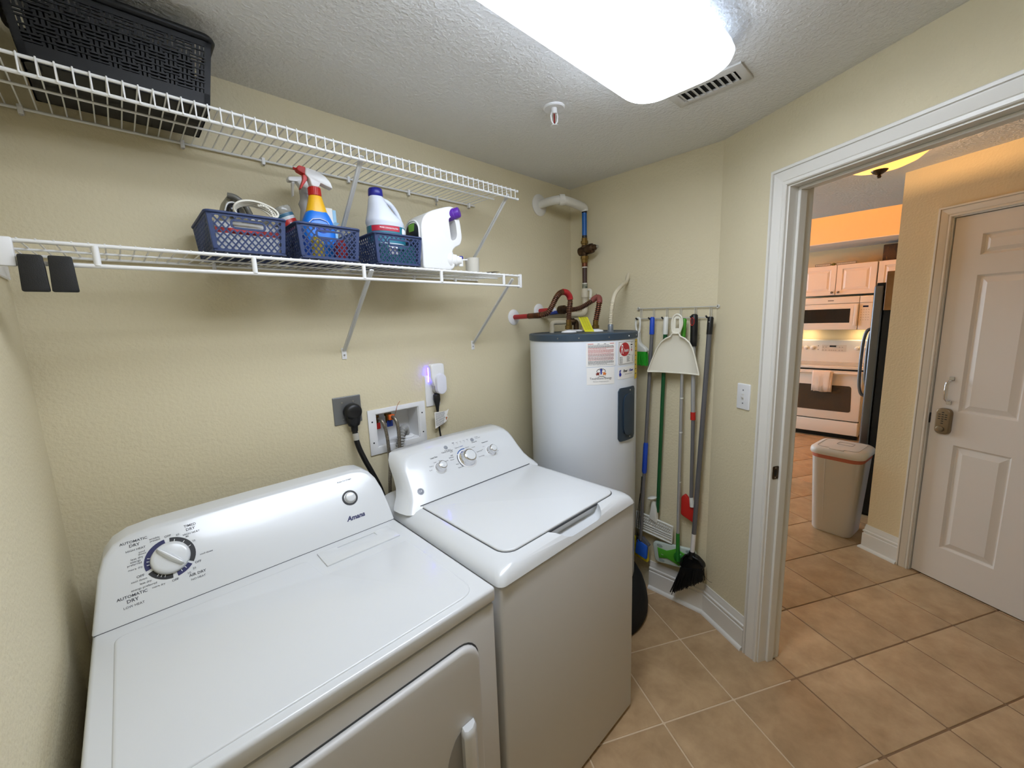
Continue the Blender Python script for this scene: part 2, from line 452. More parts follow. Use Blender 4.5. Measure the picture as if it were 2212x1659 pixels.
BF = frame(K-NN*0.115, -D, (0, 0, 1))       # hall side of the same wall (w towards the hall)
casing(BF, CP, [(-oR-0.006, 0.0), (-oR-0.006, oT+0.006), (-oL+0.006, oT+0.006), (-oL+0.006, 0.0)], ['casing_leg', 'casing_head', 'casing_leg'], TRIM, tr1)
MB().fbox(DF, oL-0.018, oL, 0, oT, -0.1152, 0.0002).build('jamb', TRIM, tr1, smooth=None)
MB().fbox(DF, oR, oR+0.018, 0, oT, -0.1152, 0.0002).build('jamb', TRIM, tr1, smooth=None)
MB().fbox(DF, oL-0.018, oR+0.018, oT, oT+0.018, -0.1152, 0.0002).build('head_jamb', TRIM, tr1, smooth=None)
MB().fbox(DF, oL, oL+0.011, 0, oT-0.011, -0.075, -0.040).build('door_stop', TRIM, tr1, smooth=None, bevel=(0.002, 1))
MB().fbox(DF, oR-0.011, oR, 0, oT-0.011, -0.075, -0.040).build('door_stop', TRIM, tr1, smooth=None, bevel=(0.002, 1))
MB().fbox(DF, oL, oR, oT-0.011, oT, -0.075, -0.040).build('door_stop', TRIM, tr1, smooth=None, bevel=(0.002, 1))
BRONZE = M('aged_bronze', (92, 78, 62), 0.35, metal=0.9)
JF = frame(K+D*oL, NN, (0, 0, 1))           # u towards laundry, v up, w = NN x Z
sp = MB(); sgn = 1 if JF[3].dot(D) > 0 else -1
sp.prism(JF, rrect(-0.040, -0.008, 0.885, 0.942, 0.006, 3), 0, 0.002*sgn)
so = sp.build('strike_plate', BRONZE, tr1, label='dark bronze strike plate')
MB().fbox(JF, -0.029, -0.016, 0.900, 0.926, 0.0018*sgn, 0.0026*sgn).build('latch_hole', BLACK, so, smooth=None)
for zz in (0.892, 0.935): MB().lathe([(0.0028, 0), (0.002, 0.001), (0.0001, 0.0012)], JF[0]+JF[1]*-0.023+Vector((0, 0, zz))+JF[3]*0.002*sgn, JF[3]*sgn, n=8).build('screw', STEEL, so)

# ---- baseboards
BP = [(0, 0), (0.015, 0), (0.015, 0.106), (0.0095, 0.110), (0.0095, 0.1155), (0.0145, 0.119), (0.0145, 0.128), (0.0085, 0.132), (0.0085, 0.138), (0.0075, 0.150), (0.005, 0.158), (0.005, 0.168), (0, 0.168)]
SHOE = [(0.014, 0), (0.029, 0), (0.0285, 0.006), (0.026, 0.012), (0.021, 0.0165), (0.014, 0.018)]
def skirt(path, names, labels=None):
    """path (x,y) polyline with the room on its right hand"""
    P = [Vector(p) for p in path]; n = len(P)
    dirs = [(P[i+1]-P[i]).normalized() for i in range(n-1)]; nor = [Vector((d.y, -d.x)) for d in dirs]
    for i in range(n-1):
        rings = {}
        for key, prof in (('b', BP), ('s', SHOE)):
            rr = []
            for k in (i, i+1):
                if k == 0: o = nor[0]
                elif k == n-1: o = nor[-1]
                else:
                    m = nor[k-1]+nor[k]; o = m/m.dot(nor[k])
                rr.append([Vector((P[k].x+o.x*a, P[k].y+o.y*a, z)) for (a, z) in prof])
            rings[key] = rr
        b = struct(MB().loft(rings['b']).build(names[i], TRIM, smooth=18))
        if labels: tag(b, labels[i])
        MB().loft(rings['s']).build('shoe_moulding', TRIM, b, smooth=40)
def xy(v): return (v.x, v.y)
skirt([(X1, -0.559), (K.x, K.y), xy(K+D*0.268)], ['baseboard_far', 'baseboard_right'], ['tall white baseboard below the brooms', 'tall white baseboard beside the doorway casing'])
e0 = K-NN*HO+D*-0.168; e1 = K-NN*HO+D*0.019
skirt([xy(e0-NN*0.11), xy(e0), xy(e1)], ['baseboard_hall_end', 'baseboard_hall'], ['white baseboard around the end of the hall wall', 'white baseboard between the hall corner and entry door'])
# ================================================================== DRYER
dx0, dx1, dyf, dyb, dzt = 0.043, 0.786, -0.872, -0.17, 0.919
dr = thing('clothes_dryer', 'white front-loading clothes dryer with a single dial, nearest the left wall', 'dryer', (0.415, -0.52, 0))
MB().box(dx0+.004, dx1-.004, dyf+.002, dyb, 0.02, 0.874).build('cabinet', WHITEM, dr, smooth=30, bevel=(0.006, 2))
for fx in (dx0+.06, dx1-.06):
    for fy in (dyf+.06, dyb-.06):
        MB().lathe([(.018, 0), (.020, .004), (.016, .02)], (fx, fy, 0), n=12).build('foot', BLACK, dr)
top = MB().box(dx0, dx1, dyf-.003, dyb, 0.879, dzt).build('top_panel', WHITE, dr, smooth=30, bevel=(0.009, 4))
emb = roundpoly([(0.080, -0.852), (0.742, -0.852), (0.742, -0.507), (0.492, -0.503), (0.480, -0.388), (0.080, -0.388)], [.05, .05, .012, .015, .02, .02], 6)
MB().prism(XY(), emb, dzt-.002, dzt+.0032, cap0=False, inset=(0.006, 0.0032)).build('raised_field', WHITE, top, smooth=60)
# lint screen cover
lint = MB()
L0, L1, La, Lb = 0.515, 0.741, -0.463, -0.375; g0, g1, ga, gb = 0.572, 0.690, -0.408, -0.384
zt = dzt+0.0045
ring_frame(lint, (L0, L1, La, Lb), (g0, g1, ga, gb), dzt-.001, zt)
lo = lint.build('lint_screen_cover', WHITE, dr, smooth=30, bevel=(0.0018, 2, 60))
MB().add([(g0, ga, zt-.001), (g1, ga, zt-.001), (g1, gb, dzt+.0003), (g0, gb, dzt+.0003)], [(0, 1, 2, 3)]).build('grip_slot', WHITE, lo, smooth=None)
# front door
DFR = frame((0, dyf+.002, 0), (1, 0, 0), (0, 0, 1))   # w = +-y
FW = -1 if DFR[3].y > 0 else 1
FF = frame((0, dyf+.002, 0), (1, 0, 0), (0, 0, 1))
def fprism(poly, a, b, **k):   # a,b distances proud of the front (towards -y)
    m = MB(); o, U, V, W = FF; s = 1 if W.y < 0 else -1
    return m.prism((o, U, V, W*s), poly, a, b, **k)
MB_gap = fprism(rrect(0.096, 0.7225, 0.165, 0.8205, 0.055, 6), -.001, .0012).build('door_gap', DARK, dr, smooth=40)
door = fprism(rrect(0.100, 0.7185, 0.169, 0.8165, 0.052, 6), 0, 0.016, inset=(0.010, 0.010)).build('door', WHITEM, dr, smooth=60)
# grip recess as a flat patch, its shade put into the grey; pull handle
rec = MB()
FQ = (FF[0], FF[1], FF[2], Vector((0, -1, 0)))
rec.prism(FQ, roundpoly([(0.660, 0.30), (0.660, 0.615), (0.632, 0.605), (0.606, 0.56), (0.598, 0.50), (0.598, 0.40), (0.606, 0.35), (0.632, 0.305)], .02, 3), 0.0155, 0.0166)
rec.build('grip_recess_shade', M('handle_shadow_grey', (150, 148, 145), .5), door, smooth=60)
hn = MB()
rings = []
for (x, d) in ((0.646, 0.017), (0.643, 0.034), (0.650, 0.041), (0.668, 0.040), (0.684, 0.030), (0.689, 0.0165)):
    rings.append((x, d))
hv = []
for z, s in ((0.29, .85), (0.30, 1), (0.60, 1), (0.612, .97), (0.619, .8)):
    hv.append([Vector((0.668+(x-0.668)*s, dyf+.002-(0.016+(d-0.016)*s), z)) for (x, d) in rings])
hn.loft(hv)
hn.build('handle', WHITE, door, smooth=50, label='white moulded pull handle on the dryer door')
# console
CFd = frame((0, -0.343, 0.9195), (1, 0, 0), (0, 0.123, 0.171))
cpoly = [(0.043, 0.0), (0.786, 0.0), (0.785, 0.06), (0.781, 0.115), (0.772, 0.158), (0.757, 0.187), (0.735, 0.204), (0.70, 0.2105), (0.414, 0.2125), (0.175, 0.2105), (0.125, 0.204), (0.096, 0.190), (0.077, 0.165), (0.064, 0.125), (0.053, 0.06)]
o, U, V, W = CFd
cv = []
def cring(off, inset, flat):
    out = []
    cx, cy = 0.4145, 0.10
    for (a, b) in cpoly:
        aa = cx+(a-cx)*(1-inset/0.37); bb = b*(1-inset/0.21) if b > 0 else b
        p = o+U*aa+V*bb
        out.append(p+Vector((0, off, 0)))
    return out
con = MB()
con.loft([cring(0, 0.010, 0), cring(0.0015, 0.004, 0), cring(0.005, 0.0010, 0), cring(0.010, 0, 0), cring(0.07, 0.0, 0), cring(0.085, 0.012, 0)])
console = con.build('console', WHITE, dr, smooth=50)
MB().box(dx0+.03, dx1-.03, -0.235, dyb, dzt-.001, 1.03).build('console_back', WHITEM, dr, smooth=None)
MB().fbox(CFd, dx0+.003, dx1-.003, -0.0012, 0.0006, -0.004, 0.0006).build('console_seam', DARK, console, smooth=None)
# dial ring
kc = (0.197, 0.117)
def arc(a0, a1, r0, r1, mb, w0=0.0, w1=0.0006, n=14):
    pts = [(kc[0]+r1*math.cos(math.radians(a0+(a1-a0)*i/n)), kc[1]+r1*math.sin(math.radians(a0+(a1-a0)*i/n))) for i in range(n+1)]
    pts += [(kc[0]+r0*math.cos(math.radians(a1+(a0-a1)*i/n)), kc[1]+r0*math.sin(math.radians(a1+(a0-a1)*i/n))) for i in range(n+1)]
    F = CFd; vs = [F[0]+F[1]*p[0]+F[2]*p[1]+F[3]*w1 for p in pts]
    m = n+1; fs = [(i, i+1, 2*m-2-i, 2*m-1-i) for i in range(n)]
    mb.add(vs, [f[::-1] for f in fs])
for (a0, a1, mt, nm) in ((-33, 85, BLACK, 'timed_dry_arc'), (97, 196, NAVY, 'automatic_high_arc'), (205, 268, BLACK, 'automatic_low_arc'), (279, 320, NAVY, 'air_dry_arc')):
    m_ = MB(); arc(a0, a1, 0.0405, 0.0515, m_); m_.build(nm, mt, console, smooth=None)
for a in (72, 45, 20, 160, 170, 181, 228, 238, 248, 292, 305):
    p0 = Vector((kc[0], kc[1])); d_ = Vector((math.cos(math.radians(a)), math.sin(math.radians(a)))); n_ = Vector((-d_.y, d_.x))
    q = [p0+d_*0.041+n_*0.0007, p0+d_*0.0465+n_*0.0007, p0+d_*0.0465-n_*0.0007, p0+d_*0.041-n_*0.0007]
    F = CFd; MB().add([F[0]+F[1]*p.x+F[2]*p.y+F[3]*0.0010 for p in q], [(3, 2, 1, 0)]).build('dial_tick', PLASW, console, smooth=None)
kn = MB().lathe([(0.0395, 0.0005), (0.039, 0.010), (0.036, 0.0135), (0.03, 0.0145), (0.0001, 0.0145)], CFd[0]+CFd[1]*kc[0]+CFd[2]*kc[1], CFd[3], n=40).build('timer_knob', WHITE, dr, smooth=40)
rd = math.radians(-50); ru = Vector((math.cos(rd), math.sin(rd))); rv = Vector((-ru.y, ru.x))
KF = (CFd[0]+CFd[1]*kc[0]+CFd[2]*kc[1], CFd[1]*ru.x+CFd[2]*ru.y, CFd[1]*rv.x+CFd[2]*rv.y, CFd[3])
lens = [(0.037*math.cos(t), 0.0085*math.sin(t)*(1 if abs(math.cos(t)) < .95 else .8)) for t in [2*math.pi*i/24 for i in range(24)]]
rg = []
for (s, sv, h) in ((1, 1, .0142), (.98, .72, .020), (.95, .5, .0235), (.92, .3, .025)):
    rg.append([KF[0]+KF[1]*p[0]*s+KF[2]*p[1]*sv+KF[3]*h for p in lens])
MB().loft(rg).build('knob_grip', WHITE, kn, smooth=60)
# start button
bc = CFd[0]+CFd[1]*0.666+CFd[2]*0.120
MB().lathe([(0.0255, 0.0), (0.0255, 0.0012), (0.0248, 0.0018), (0.0200, 0.0018), (0.0195, 0.0008)], bc, CFd[3], n=36).build('start_button_ring', BLACK, dr, smooth=40)
MB().lathe([(0.0197, 0.0), (0.0195, 0.0014), (0.0172, 0.0020), (0.0165, 0.009), (0.0145, 0.0120), (0.008, 0.0132), (0.0001, 0.0133)], bc, CFd[3], n=32).build('start_button', WHITE, dr, smooth=40)
# printed legends
def leg(s, u, v, wd, al='CENTER', b=0.0, **k): MB().text(s, CFd, u, v, width=wd, align=al, bold=b, w=0.0006, **k).build('legend', INK, console, smooth=None)
leg('AUTOMATIC', .134, .1840, .052, b=.012); leg('DRY', .135, .1735, .0195, b=.012); leg('HIGH HEAT', .136, .1625, .037)
leg('TIMED', .247, .1830, .026, b=.012); leg('DRY', .247, .1725, .0195, b=.012); leg('HIGH HEAT', .247, .1620, .036)
leg('AIR DRY', .243, .0530, .036, b=.012); leg('NO HEAT', .243, .0425, .030)
leg('AUTOMATIC', .117, .0555, .055, b=.012); leg('DRY', .117, .0440, .021, b=.012); leg('LOW HEAT', .118, .0325, .037)
leg('OFF', .199, .1715, .013, b=.01); leg('OFF', .2485, .0815, .0135, b=.01); leg('OFF', .198, .0565, .0135, b=.01); leg('OFF', .1365, .0940, .0145, b=.01)
leg('60', .219, .1680, .0065); leg('40', .2365, .1560, .0065); leg('20', .2485, .1390, .0065); leg('cool down', .2690, .0985, .0280)
leg('20', .2385, .0690, .0065); leg('10', .2270, .0610, .0060)
leg('wrinkle', .1730, .1770, .0205); leg('prevent', .1740, .1715, .0205); leg('cool', .1460, .1530, .0115); leg('down', .1460, .1475, .0150)
leg('less dry', .1355, .1400, .0225); leg('energy', .1320, .1335, .0195); leg('preferred', .1295, .1270, .0265); leg('more dry', .1300, .1160, .0260)
leg('cool down', .1330, .0855, .0290); leg('less dry', .1440, .0760, .0215); leg('energy preferred', .1400, .0665, .0470); leg('more dry', .1660, .0575, .0245)
leg('PUSH TO START', .666, .1795, .048)
MB().text('Amana', CFd, .664, .0465, width=.062, bold=.035, shear=.35, w=.0008).build('brand_lettering', NAVY, console, smooth=None)

# ================================================================== WASHER
wx0, wx1, wyf, wyb, wz = 0.806, 1.495, -0.868, -0.17, 0.895
wa = thing('washing_machine', 'white top-loading washing machine with three chrome knobs beside the dryer', 'washer', (1.15, -0.52, 0))
MB().box(wx0+.002, wx1-.002, wyf, wyb, 0.012, wz-.003).build('cabinet', WHITEM, wa, smooth=30, bevel=(0.008, 3))
for fx in (wx0+.06, wx1-.06):
    for fy in (wyf+.06, wyb-.06):
        MB().lathe([(.018, 0), (.020, .004), (.016, .014)], (fx, fy, 0), n=12).build('foot', BLACK, wa)
def ring_rr(ins_side, ins_front, z, r, n=6):
    return [Vector((p[0], p[1], z)) for p in rrect(wx0-.003+ins_side, wx1+.003-ins_side, wyf-.006+ins_front, wyb, (r, r, .004, .004), n)]
cov = MB(); cov.loft([ring_rr(0.004, 0.004, wz, .020), ring_rr(0, 0, wz+.004, .022), ring_rr(.002, .002, wz+.012, .024), ring_rr(.010, .008, wz+.026, .030), ring_rr(.024, .018, wz+.037, .036), ring_rr(.042, .032, wz+.0435, .036), ring_rr(.058, .046, wz+.046, .036)])
ctop = cov.build('top_cover', WHITE, wa, smooth=50)
# finger scoop in the front lip (boolean cut)
cut = MB()
scp = roundpoly([(1.040, -0.812), (1.085, -0.862), (1.110, -0.8705), (1.262, -0.8705), (1.285, -0.862), (1.325, -0.812)], .03, 5)
rings = []
for (z, s) in ((0.906, .84), (0.909, .92), (0.922, 1.0), (0.96, 1.05)):
    rings.append([Vector((1.1825+(p[0]-1.1825)*s, -0.80+(p[1]+0.80)*(s if z < .92 else 1), z)) for p in scp])
cut.loft(rings)
co = cut.build('cutter', WHITE, None, smooth=None, loc=(0, 0, 0))
co.location = (0, 0, 0)
bm_ = ctop.modifiers.new('b', 'BOOLEAN'); bm_.object = co; bm_.operation = 'DIFFERENCE'; bm_.solver = 'EXACT'
bpy.context.view_layer.update()
me2 = bpy.data.meshes.new_from_object(ctop.evaluated_get(bpy.context.evaluated_depsgraph_get()))
ctop.modifiers.clear(); ctop.data = me2; bpy.data.objects.remove(co)
for p in me2.polygons: p.use_smooth = True
me2.set_sharp_from_angle(angle=math.radians(40))
lidp = rrect(0.874, 1.440, -0.8215, -0.380, (.045, .045, .006, .006), 6)
big = rrect(0.8705, 1.4435, -0.8245, -0.376, (.048, .048, .006, .006), 6)
MB().prism(XY(), big, wz+.040, wz+.0462, cap0=False).build('lid_gap_shade', DARK, wa, smooth=None)  # dark strip round the lid, the gap shadow put into its colour
lid = MB().prism(XY(), lidp, wz+.0465, wz+.0525, cap0=True, inset=(.004, .004)).build('lid', WHITE, wa, smooth=60)
# console
CFw = frame((0, -0.385, 0.945), (1, 0, 0), (0, 0.145, 0.155))
o, U, V, W = CFw
hwid = [(0.332, -0.016), (0.322, 0.004), (0.305, 0.03), (0.293, 0.06), (0.286, 0.10), (0.282, 0.15), (0.276, 0.178), (0.262, 0.198), (0.238, 0.209)]
wp_ = [(1.150+a, b) for (a, b) in hwid] + [(1.150, 0.2125)] + [(1.150-a, b) for (a, b) in hwid[::-1]]
def wring(dy, grow, dz=0.0):
    out = []
    for (a, b) in wp_:
        sx = (a-1.150)/0.30; p = o+U*(a+grow*sx)+V*(b+(grow*0.45 if b > 0.19 else 0))
        out.append(p+Vector((0, dy, dz)))
    return out
wc = MB(); wc.loft([wring(0, -0.016), wring(0.0012, -0.008), wring(0.006, -0.001), wring(0.016, 0.006), wring(0.05, 0.014), wring(0.085, 0.016), wring(0.095, 0.0)])
wcon = wc.build('console', WHITE, wa, smooth=60)
MB().box(.90, 1.40, -0.24, wyb, wz+.03, 1.03).build('console_back', WHITEM, wa, smooth=30, bevel=(.02, 3))
MB().fbox(CFw, 0.868, 1.432, 0.0032, 0.0062, -0.004, 0.0010).build('console_seam', DARK, wcon, smooth=None)
SILV = M('satin_silver', (200, 202, 206), .25, metal=1.0)
def knob(u, v, r, h):
    c = o+U*u+V*v
    k = MB().lathe([(r*1.22, 0), (r*1.22, .0015), (r*1.12, .004), (r*1.10, .006), (r*1.02, .008), (r, .012), (r*.94, h-.006), (r*.86, h-.001), (r*.80, h), (r*.70, h)], c, W, n=36).build('knob', CHROME, wa, smooth=50, label='chrome control knob with white cap')
    MB().lathe([(r*.72, h-.002), (r*.71, h+.0006), (r*.62, h+.0014), (.0001, h+.0016)], c, W, n=32).build('knob_cap', WHITE, k, smooth=60)
    MB().lathe([(r*1.34, 0), (r*1.34, .001), (r*1.20, .0022)], c, W, n=36).build('knob_base', PLASW, k, smooth=60)
knob(1.013, .119, .0195, .028); knob(1.146, .121, .0315, .033); knob(1.276, .121, .0195, .028)
PAD = M('grey_membrane_button', (140, 144, 150), .5)
for (u, v) in ((1.076, .198), (1.213, .1985)):
    MB().lathe([(.0085, 0), (.0085, .0012), (.007, .0018), (.0001, .0020)], o+U*u+V*(v-.004), W, n=20).build('button', PAD, wcon)
def wtext(): return MB()
t = MB()
def wl(s, u, v, wd, **k): MB().text(s, CFw, u, v-.004, width=wd, w=.0006, **k).build('legend', INK, wcon, smooth=None)
wl('Load Size', 1.005, .1680, .032, bold=.02); wl('Temperature', 1.268, .1700, .036, bold=.02)
wl('Deep Rinse', 1.078, .1830, .030); wl('Deep Fill', 1.218, .1840, .027)
wl('Fabric Softener', 1.074, .1770, .054)
for i, s in enumerate(('Fill', 'Soak', 'Wash', 'Rinse', 'Spin')): wl(s, 1.117+.0185*i, .2050, .009); wl('o', 1.117+.0185*i, .1985, .003)
wl('In Use', 1.240, .2050, .016); wl('Lid Locked', 1.246, .1990, .024)
for (s, u, v, d_) in (('Small', .968, .122, .012), ('Medium', .978, .137, .017), ('Large', 1.000, .1485, .012), ('Super', 1.024, .1490, .012), ('Precise Fill', 1.047, .140, .022), ('Whites', 1.077, .147, .022), ('Heavy', 1.091, .171, .014), ('Light', 1.084, .156, .012), ('Medium', 1.077, .137, .018), ('Heavy', 1.090, .113, .014), ('Bulky Items', 1.100, .096, .028), ('Delicates', 1.172, .171, .018), ('Casuals', 1.200, .163, .018), ('Speed Wash', 1.218, .137, .028), ('Drain & Spin', 1.216, .113, .030), ('Cold', 1.235, .140, .009), ('Cool', 1.250, .152, .009), ('Warm', 1.309, .128, .011), ('Hot', 1.309, .113, .009), ('Colors', 1.124, .181, .020)):
    wl(s, u, v, d_)
ar = MB()
def arc2(mb, c, r0, r1, a0, a1, n=10):
    F = CFw; pts = [(r1, a0+(a1-a0)*i/n) for i in range(n+1)]; pt2 = [(r0, a0+(a1-a0)*i/n) for i in range(n+1)]
    vs = [F[0]+F[1]*(c[0]+r*math.cos(math.radians(a)))+F[2]*(c[1]+r*math.sin(math.radians(a)))+F[3]*.0009 for (r, a) in pts+pt2]
    mb.add(vs, [(i, i+1, n+2+i, n+1+i) for i in range(n)])
arc2(ar, (1.146, .121), .0440, .0475, 78, 138)
ar.build('blue_cycle_arc', M('blue_print', (30, 90, 170), .5), wcon, smooth=None)
ar = MB(); arc2(ar, (1.146, .121), .0440, .0470, 145, 215); ar.build('dark_cycle_arc', INK, wcon, smooth=None)
t = MB().text('Colors', CFw, 1.146, .178, width=.020, w=.0006); t.build('blue_lettering', MATS['blue_print'], wcon, smooth=None)
# round monogram badge
lg = MB().lathe([(.0130, 0), (.0130, .0008), (.0001, .0010)], o+U*.893+V*.055, W, n=28).build('badge', M('badge_grey', (108, 112, 120), .35, metal=.5), wcon, smooth=40)
mg = MB().text('GE', CFw, .893, .0515, width=.0145, bold=.0, shear=.25, w=.0014)
mg.tube([o+U*(.893+.0112*math.cos(a))+V*(.055+.0112*math.sin(a))+W*.0012 for a in [2*math.pi*i/24 for i in range(24)]], .0005, n=4, closed=True)
mg.build('monogram', M('badge_light', (226, 228, 232), .4), lg, smooth=None)
# faint dark stain on front
# ================================================================== WATER HEATER
hc = Vector((1.888, -0.346, 0)); HR = 0.27
he = thing('water_heater', 'tall white cylindrical water heater with slate blue cap in the corner', 'water heater', tuple(hc))
SLATE = M('slate_blue_cap', (52, 68, 82), .42)
TANK = M('white_tank_enamel', (214, 219, 226), .3, coat=.2)
MB().lathe([(HR-.004, .05), (HR, .056), (HR, 1.484), (HR-.002, 1.490)], hc, n=72).build('tank_jacket', TANK, he, smooth=40)
cap = MB().lathe([(HR+.003, 1.4885), (HR+.0035, 1.5165), (HR-.001, 1.5205), (HR-.012, 1.5205), (HR-.016, 1.5175), (.0001, 1.5195)], hc, n=72).build('top_cap', SLATE, he, smooth=40)
for a in (-168, -147, -118, -92, -75):
    d_ = Vector((math.cos(math.radians(a)), math.sin(math.radians(a)), 0))
    MB().lathe([(.0036, 0), (.003, .0014), (.0001, .0018)], hc+d_*(HR+.003)+Vector((0, 0, 1.502)), d_, n=8).build('screw', STEEL, cap)
MB().lathe([(.335, 0), (.344, .02), (.345, .06), (.338, .11), (.322, .16), (.300, .20), (.278, .225), (HR+.002, .232)], hc, n=64).build('drain_pan_skirt', M('black_rubbery_plastic', (8, 8, 9), .8, bump=(30, .5, 3)), he, smooth=60, label='black bulging skirt around the foot of the heater')
def cyl(mb_or, u0, u1, z0, z1, r=HR+.0008, n=None):
    """patch on the tank between angles u (deg)"""
    n = n or max(4, int(abs(u1-u0)/2.5)); vs = []; fs = []
    for i in range(n+1):
        a = math.radians(u0+(u1-u0)*i/n)
        for z in (z0, z1): vs.append((hc.x+r*math.cos(a), hc.y+r*math.sin(a), z))
    for i in range(n): fs.append((2*i, 2*i+2, 2*i+3, 2*i+1))
    return mb_or.add(vs, fs)
def onc(r):
    """map (arc metres from angle 0 reference, z) on tank"""
    return lambda u, v, w: Vector((hc.x+(r+w)*math.cos(math.radians(u)), hc.y+(r+w)*math.sin(math.radians(u)), v))
DEG = math.degrees(1/HR)
PAPER = M('white_label_paper', (236, 234, 230), .55)
RED = M('red_print', (176, 34, 40), .5); REDL = M('pale_red_print', (205, 120, 118), .6); GREYP = M('grey_print', (120, 120, 122), .6)
def ctext(mb, s, a, z, wd, align='CENTER', r=HR+.0016, bold=0.0, shear=0.0, height=None):
    F = None
    tmp = MB().text(s, XY(), 0, 0, width=wd, align=align, bold=bold, shear=shear, height=height)
    mb.add([(hc.x+r*math.cos(math.radians(a)+p.x/HR), hc.y+r*math.sin(math.radians(a)+p.x/HR), z+p.y) for p in tmp.v], tmp.f)
wl_ = cyl(MB(), -140.5, -110.7, 1.371, 1.479).build('warning_label', PAPER, he, smooth=60, label='white caution label full of red and black print')
rows_r = MB(); rows_k = MB(); rnd = random.Random(3)
zz = 1.468; kk = 0
while zz > 1.376:
    a = -138.6
    redrow = (1.395 < zz < 1.456) and kk % 2 == 0 or 1.425 < zz < 1.452
    endr = -112.5 if rnd.random() > .3 else -112.5-rnd.random()*10
    while a < endr-.4:
        b = min(endr, a+.7+rnd.random()*1.9); cyl(rows_r if redrow else rows_k, a, b, zz, zz+.0016, r=HR+.0013, n=1); a = b+.28
    zz -= .0031 if kk % 5 else .0046; kk += 1
cyl(rows_r, -138.6, -133.5, 1.4725, 1.4755, r=HR+.0013, n=1); cyl(rows_r, -117, -112.5, 1.4725, 1.4755, r=HR+.0013, n=1); cyl(rows_k, -129.5, -121, 1.4725, 1.4750, r=HR+.0013, n=1)
rows_r.build('red_print_lines', REDL, wl_, smooth=None); rows_k.build('black_print_lines', GREYP, wl_, smooth=None)
rl_ = cyl(MB(), -107.8, -79.8, 1.370, 1.480).build('rating_label', PAPER, he, smooth=60, label='white rating label with a red oval logo')
bd = MB()
for (a0, a1, z0, z1) in ((-106.6, -80.6, 1.4755, 1.4768), (-106.6, -80.6, 1.3735, 1.3748), (-106.6, -106.2, 1.3735, 1.4768), (-81, -80.6, 1.3735, 1.4768), (-97, -82, 1.4115, 1.4121)): cyl(bd, a0, a1, z0, z1, r=HR+.0013)
for (a, z, wd, hh) in ((-86.0, 1.4700, .018, .002), (-86.5, 1.4575, .019, .006), (-86.5, 1.4455, .007, .006), (-91.0, 1.4140, .016, .002)): cyl(bd, a-wd/HR*28.6, a+wd/HR*28.6, z, z+hh, r=HR+.0013, n=3)
for i in range(6): cyl(bd, -105.2, -103.4, 1.405-.0052*i, 1.4072-.0052*i, r=HR+.0013, n=1); cyl(bd, -103.0, -101.6, 1.405-.0052*i, 1.4072-.0052*i, r=HR+.0013, n=1)
for i in range(4): cyl(bd, -95.2, -91.0+i % 2, 1.404-.0065*i, 1.4062-.0065*i, r=HR+.0013, n=2)
for i in range(5): cyl(bd, -84.8, -83.2, 1.405-.0058*i, 1.4074-.0058*i, r=HR+.0013, n=1)
bd.build('label_print', INK, rl_, smooth=None)
rp = MB()
for i in range(3): cyl(rp, -87.6, -85.4, 1.4305+.004*i, 1.4333+.004*i, r=HR+.0014, n=1)
rp.build('red_print', RED, rl_, smooth=None)
ov = MB(); vs = []; n_ = 24
for i in range(n_+1):
    c_ = -math.cos(math.pi*i/n_); s_ = math.sqrt(max(0, 1-c_*c_)); a = math.radians(-98.2+7.4*c_)
    for sg in (-1, 1): vs.append((hc.x+(HR+.0015)*math.cos(a), hc.y+(HR+.0015)*math.sin(a), 1.4415+.0315*s_*sg))
ov.add(vs, [(2*i, 2*i+2, 2*i+3, 2*i+1) for i in range(n_)]); ov.build('logo_oval', RED, rl_, smooth=None)
lt = MB(); ctext(lt, 'R', -102.2, 1.4220, .0150, r=HR+.0022, shear=.15, height=.042); ctext(lt, 'heem', -96.0, 1.4300, .0330, r=HR+.0022, bold=.01, height=.017); lt.build('logo_lettering', PAPER, rl_, smooth=None)
ts_ = cyl(MB(), -140.0, -111.8, 1.288, 1.366, r=HR+.0006).build('energy_sticker', PAPER, he, smooth=60, label='white sticker with three small arched figures')
tt = MB(); ctext(tt, 'Touchstone Energy', -126, 1.3125, .105); ctext(tt, 'The power of human connections', -126, 1.3005, .075); tt.build('sticker_lettering', INK, ts_, smooth=None)
def fig(colr, a, z, flip, nm):
    m_ = MB(); r = HR+.0018
    pts = {0: [(0, .018), (-.004, .013), (-.010, .011), (-.004, .009), (-.003, -.010), (.003, -.010), (.004, .009), (.010, .011), (.004, .013)],
           1: [(-.012, .006), (-.003, .001), (-.001, .008), (.002, .001), (.009, -.003), (.004, -.006), (.006, -.012), (-.002, -.007), (-.009, -.012), (-.007, -.003)]}[0 if flip == 0 else 1]
    pts = [((p[0]*(-1 if flip < 0 else 1)), p[1]) for p in pts]
    m_.add([(hc.x+r*math.cos(math.radians(a)+p[0]/HR), hc.y+r*math.sin(math.radians(a)+p[0]/HR), z+p[1]) for p in pts], [tuple(range(len(pts)))])
    m_.build(nm, colr, ts_, smooth=None)
fig(M('blue_figure', (38, 52, 140), .5), -126, 1.3450, 0, 'figure'); fig(M('brown_figure', (120, 38, 30), .5), -129.6, 1.341, -1, 'figure'); fig(M('orange_figure', (214, 120, 50), .5), -122.4, 1.341, 1, 'figure')
am = MB(); am.tube([(hc.x+(HR+.0016)*math.cos(math.radians(-126)+u/HR), hc.y+(HR+.0016)*math.sin(math.radians(-126)+u/HR), 1.346+.016*math.sqrt(max(0, 1-(u/.022)**2))) for u in [-.022+.044*i/14 for i in range(15)]], .0009, n=4)
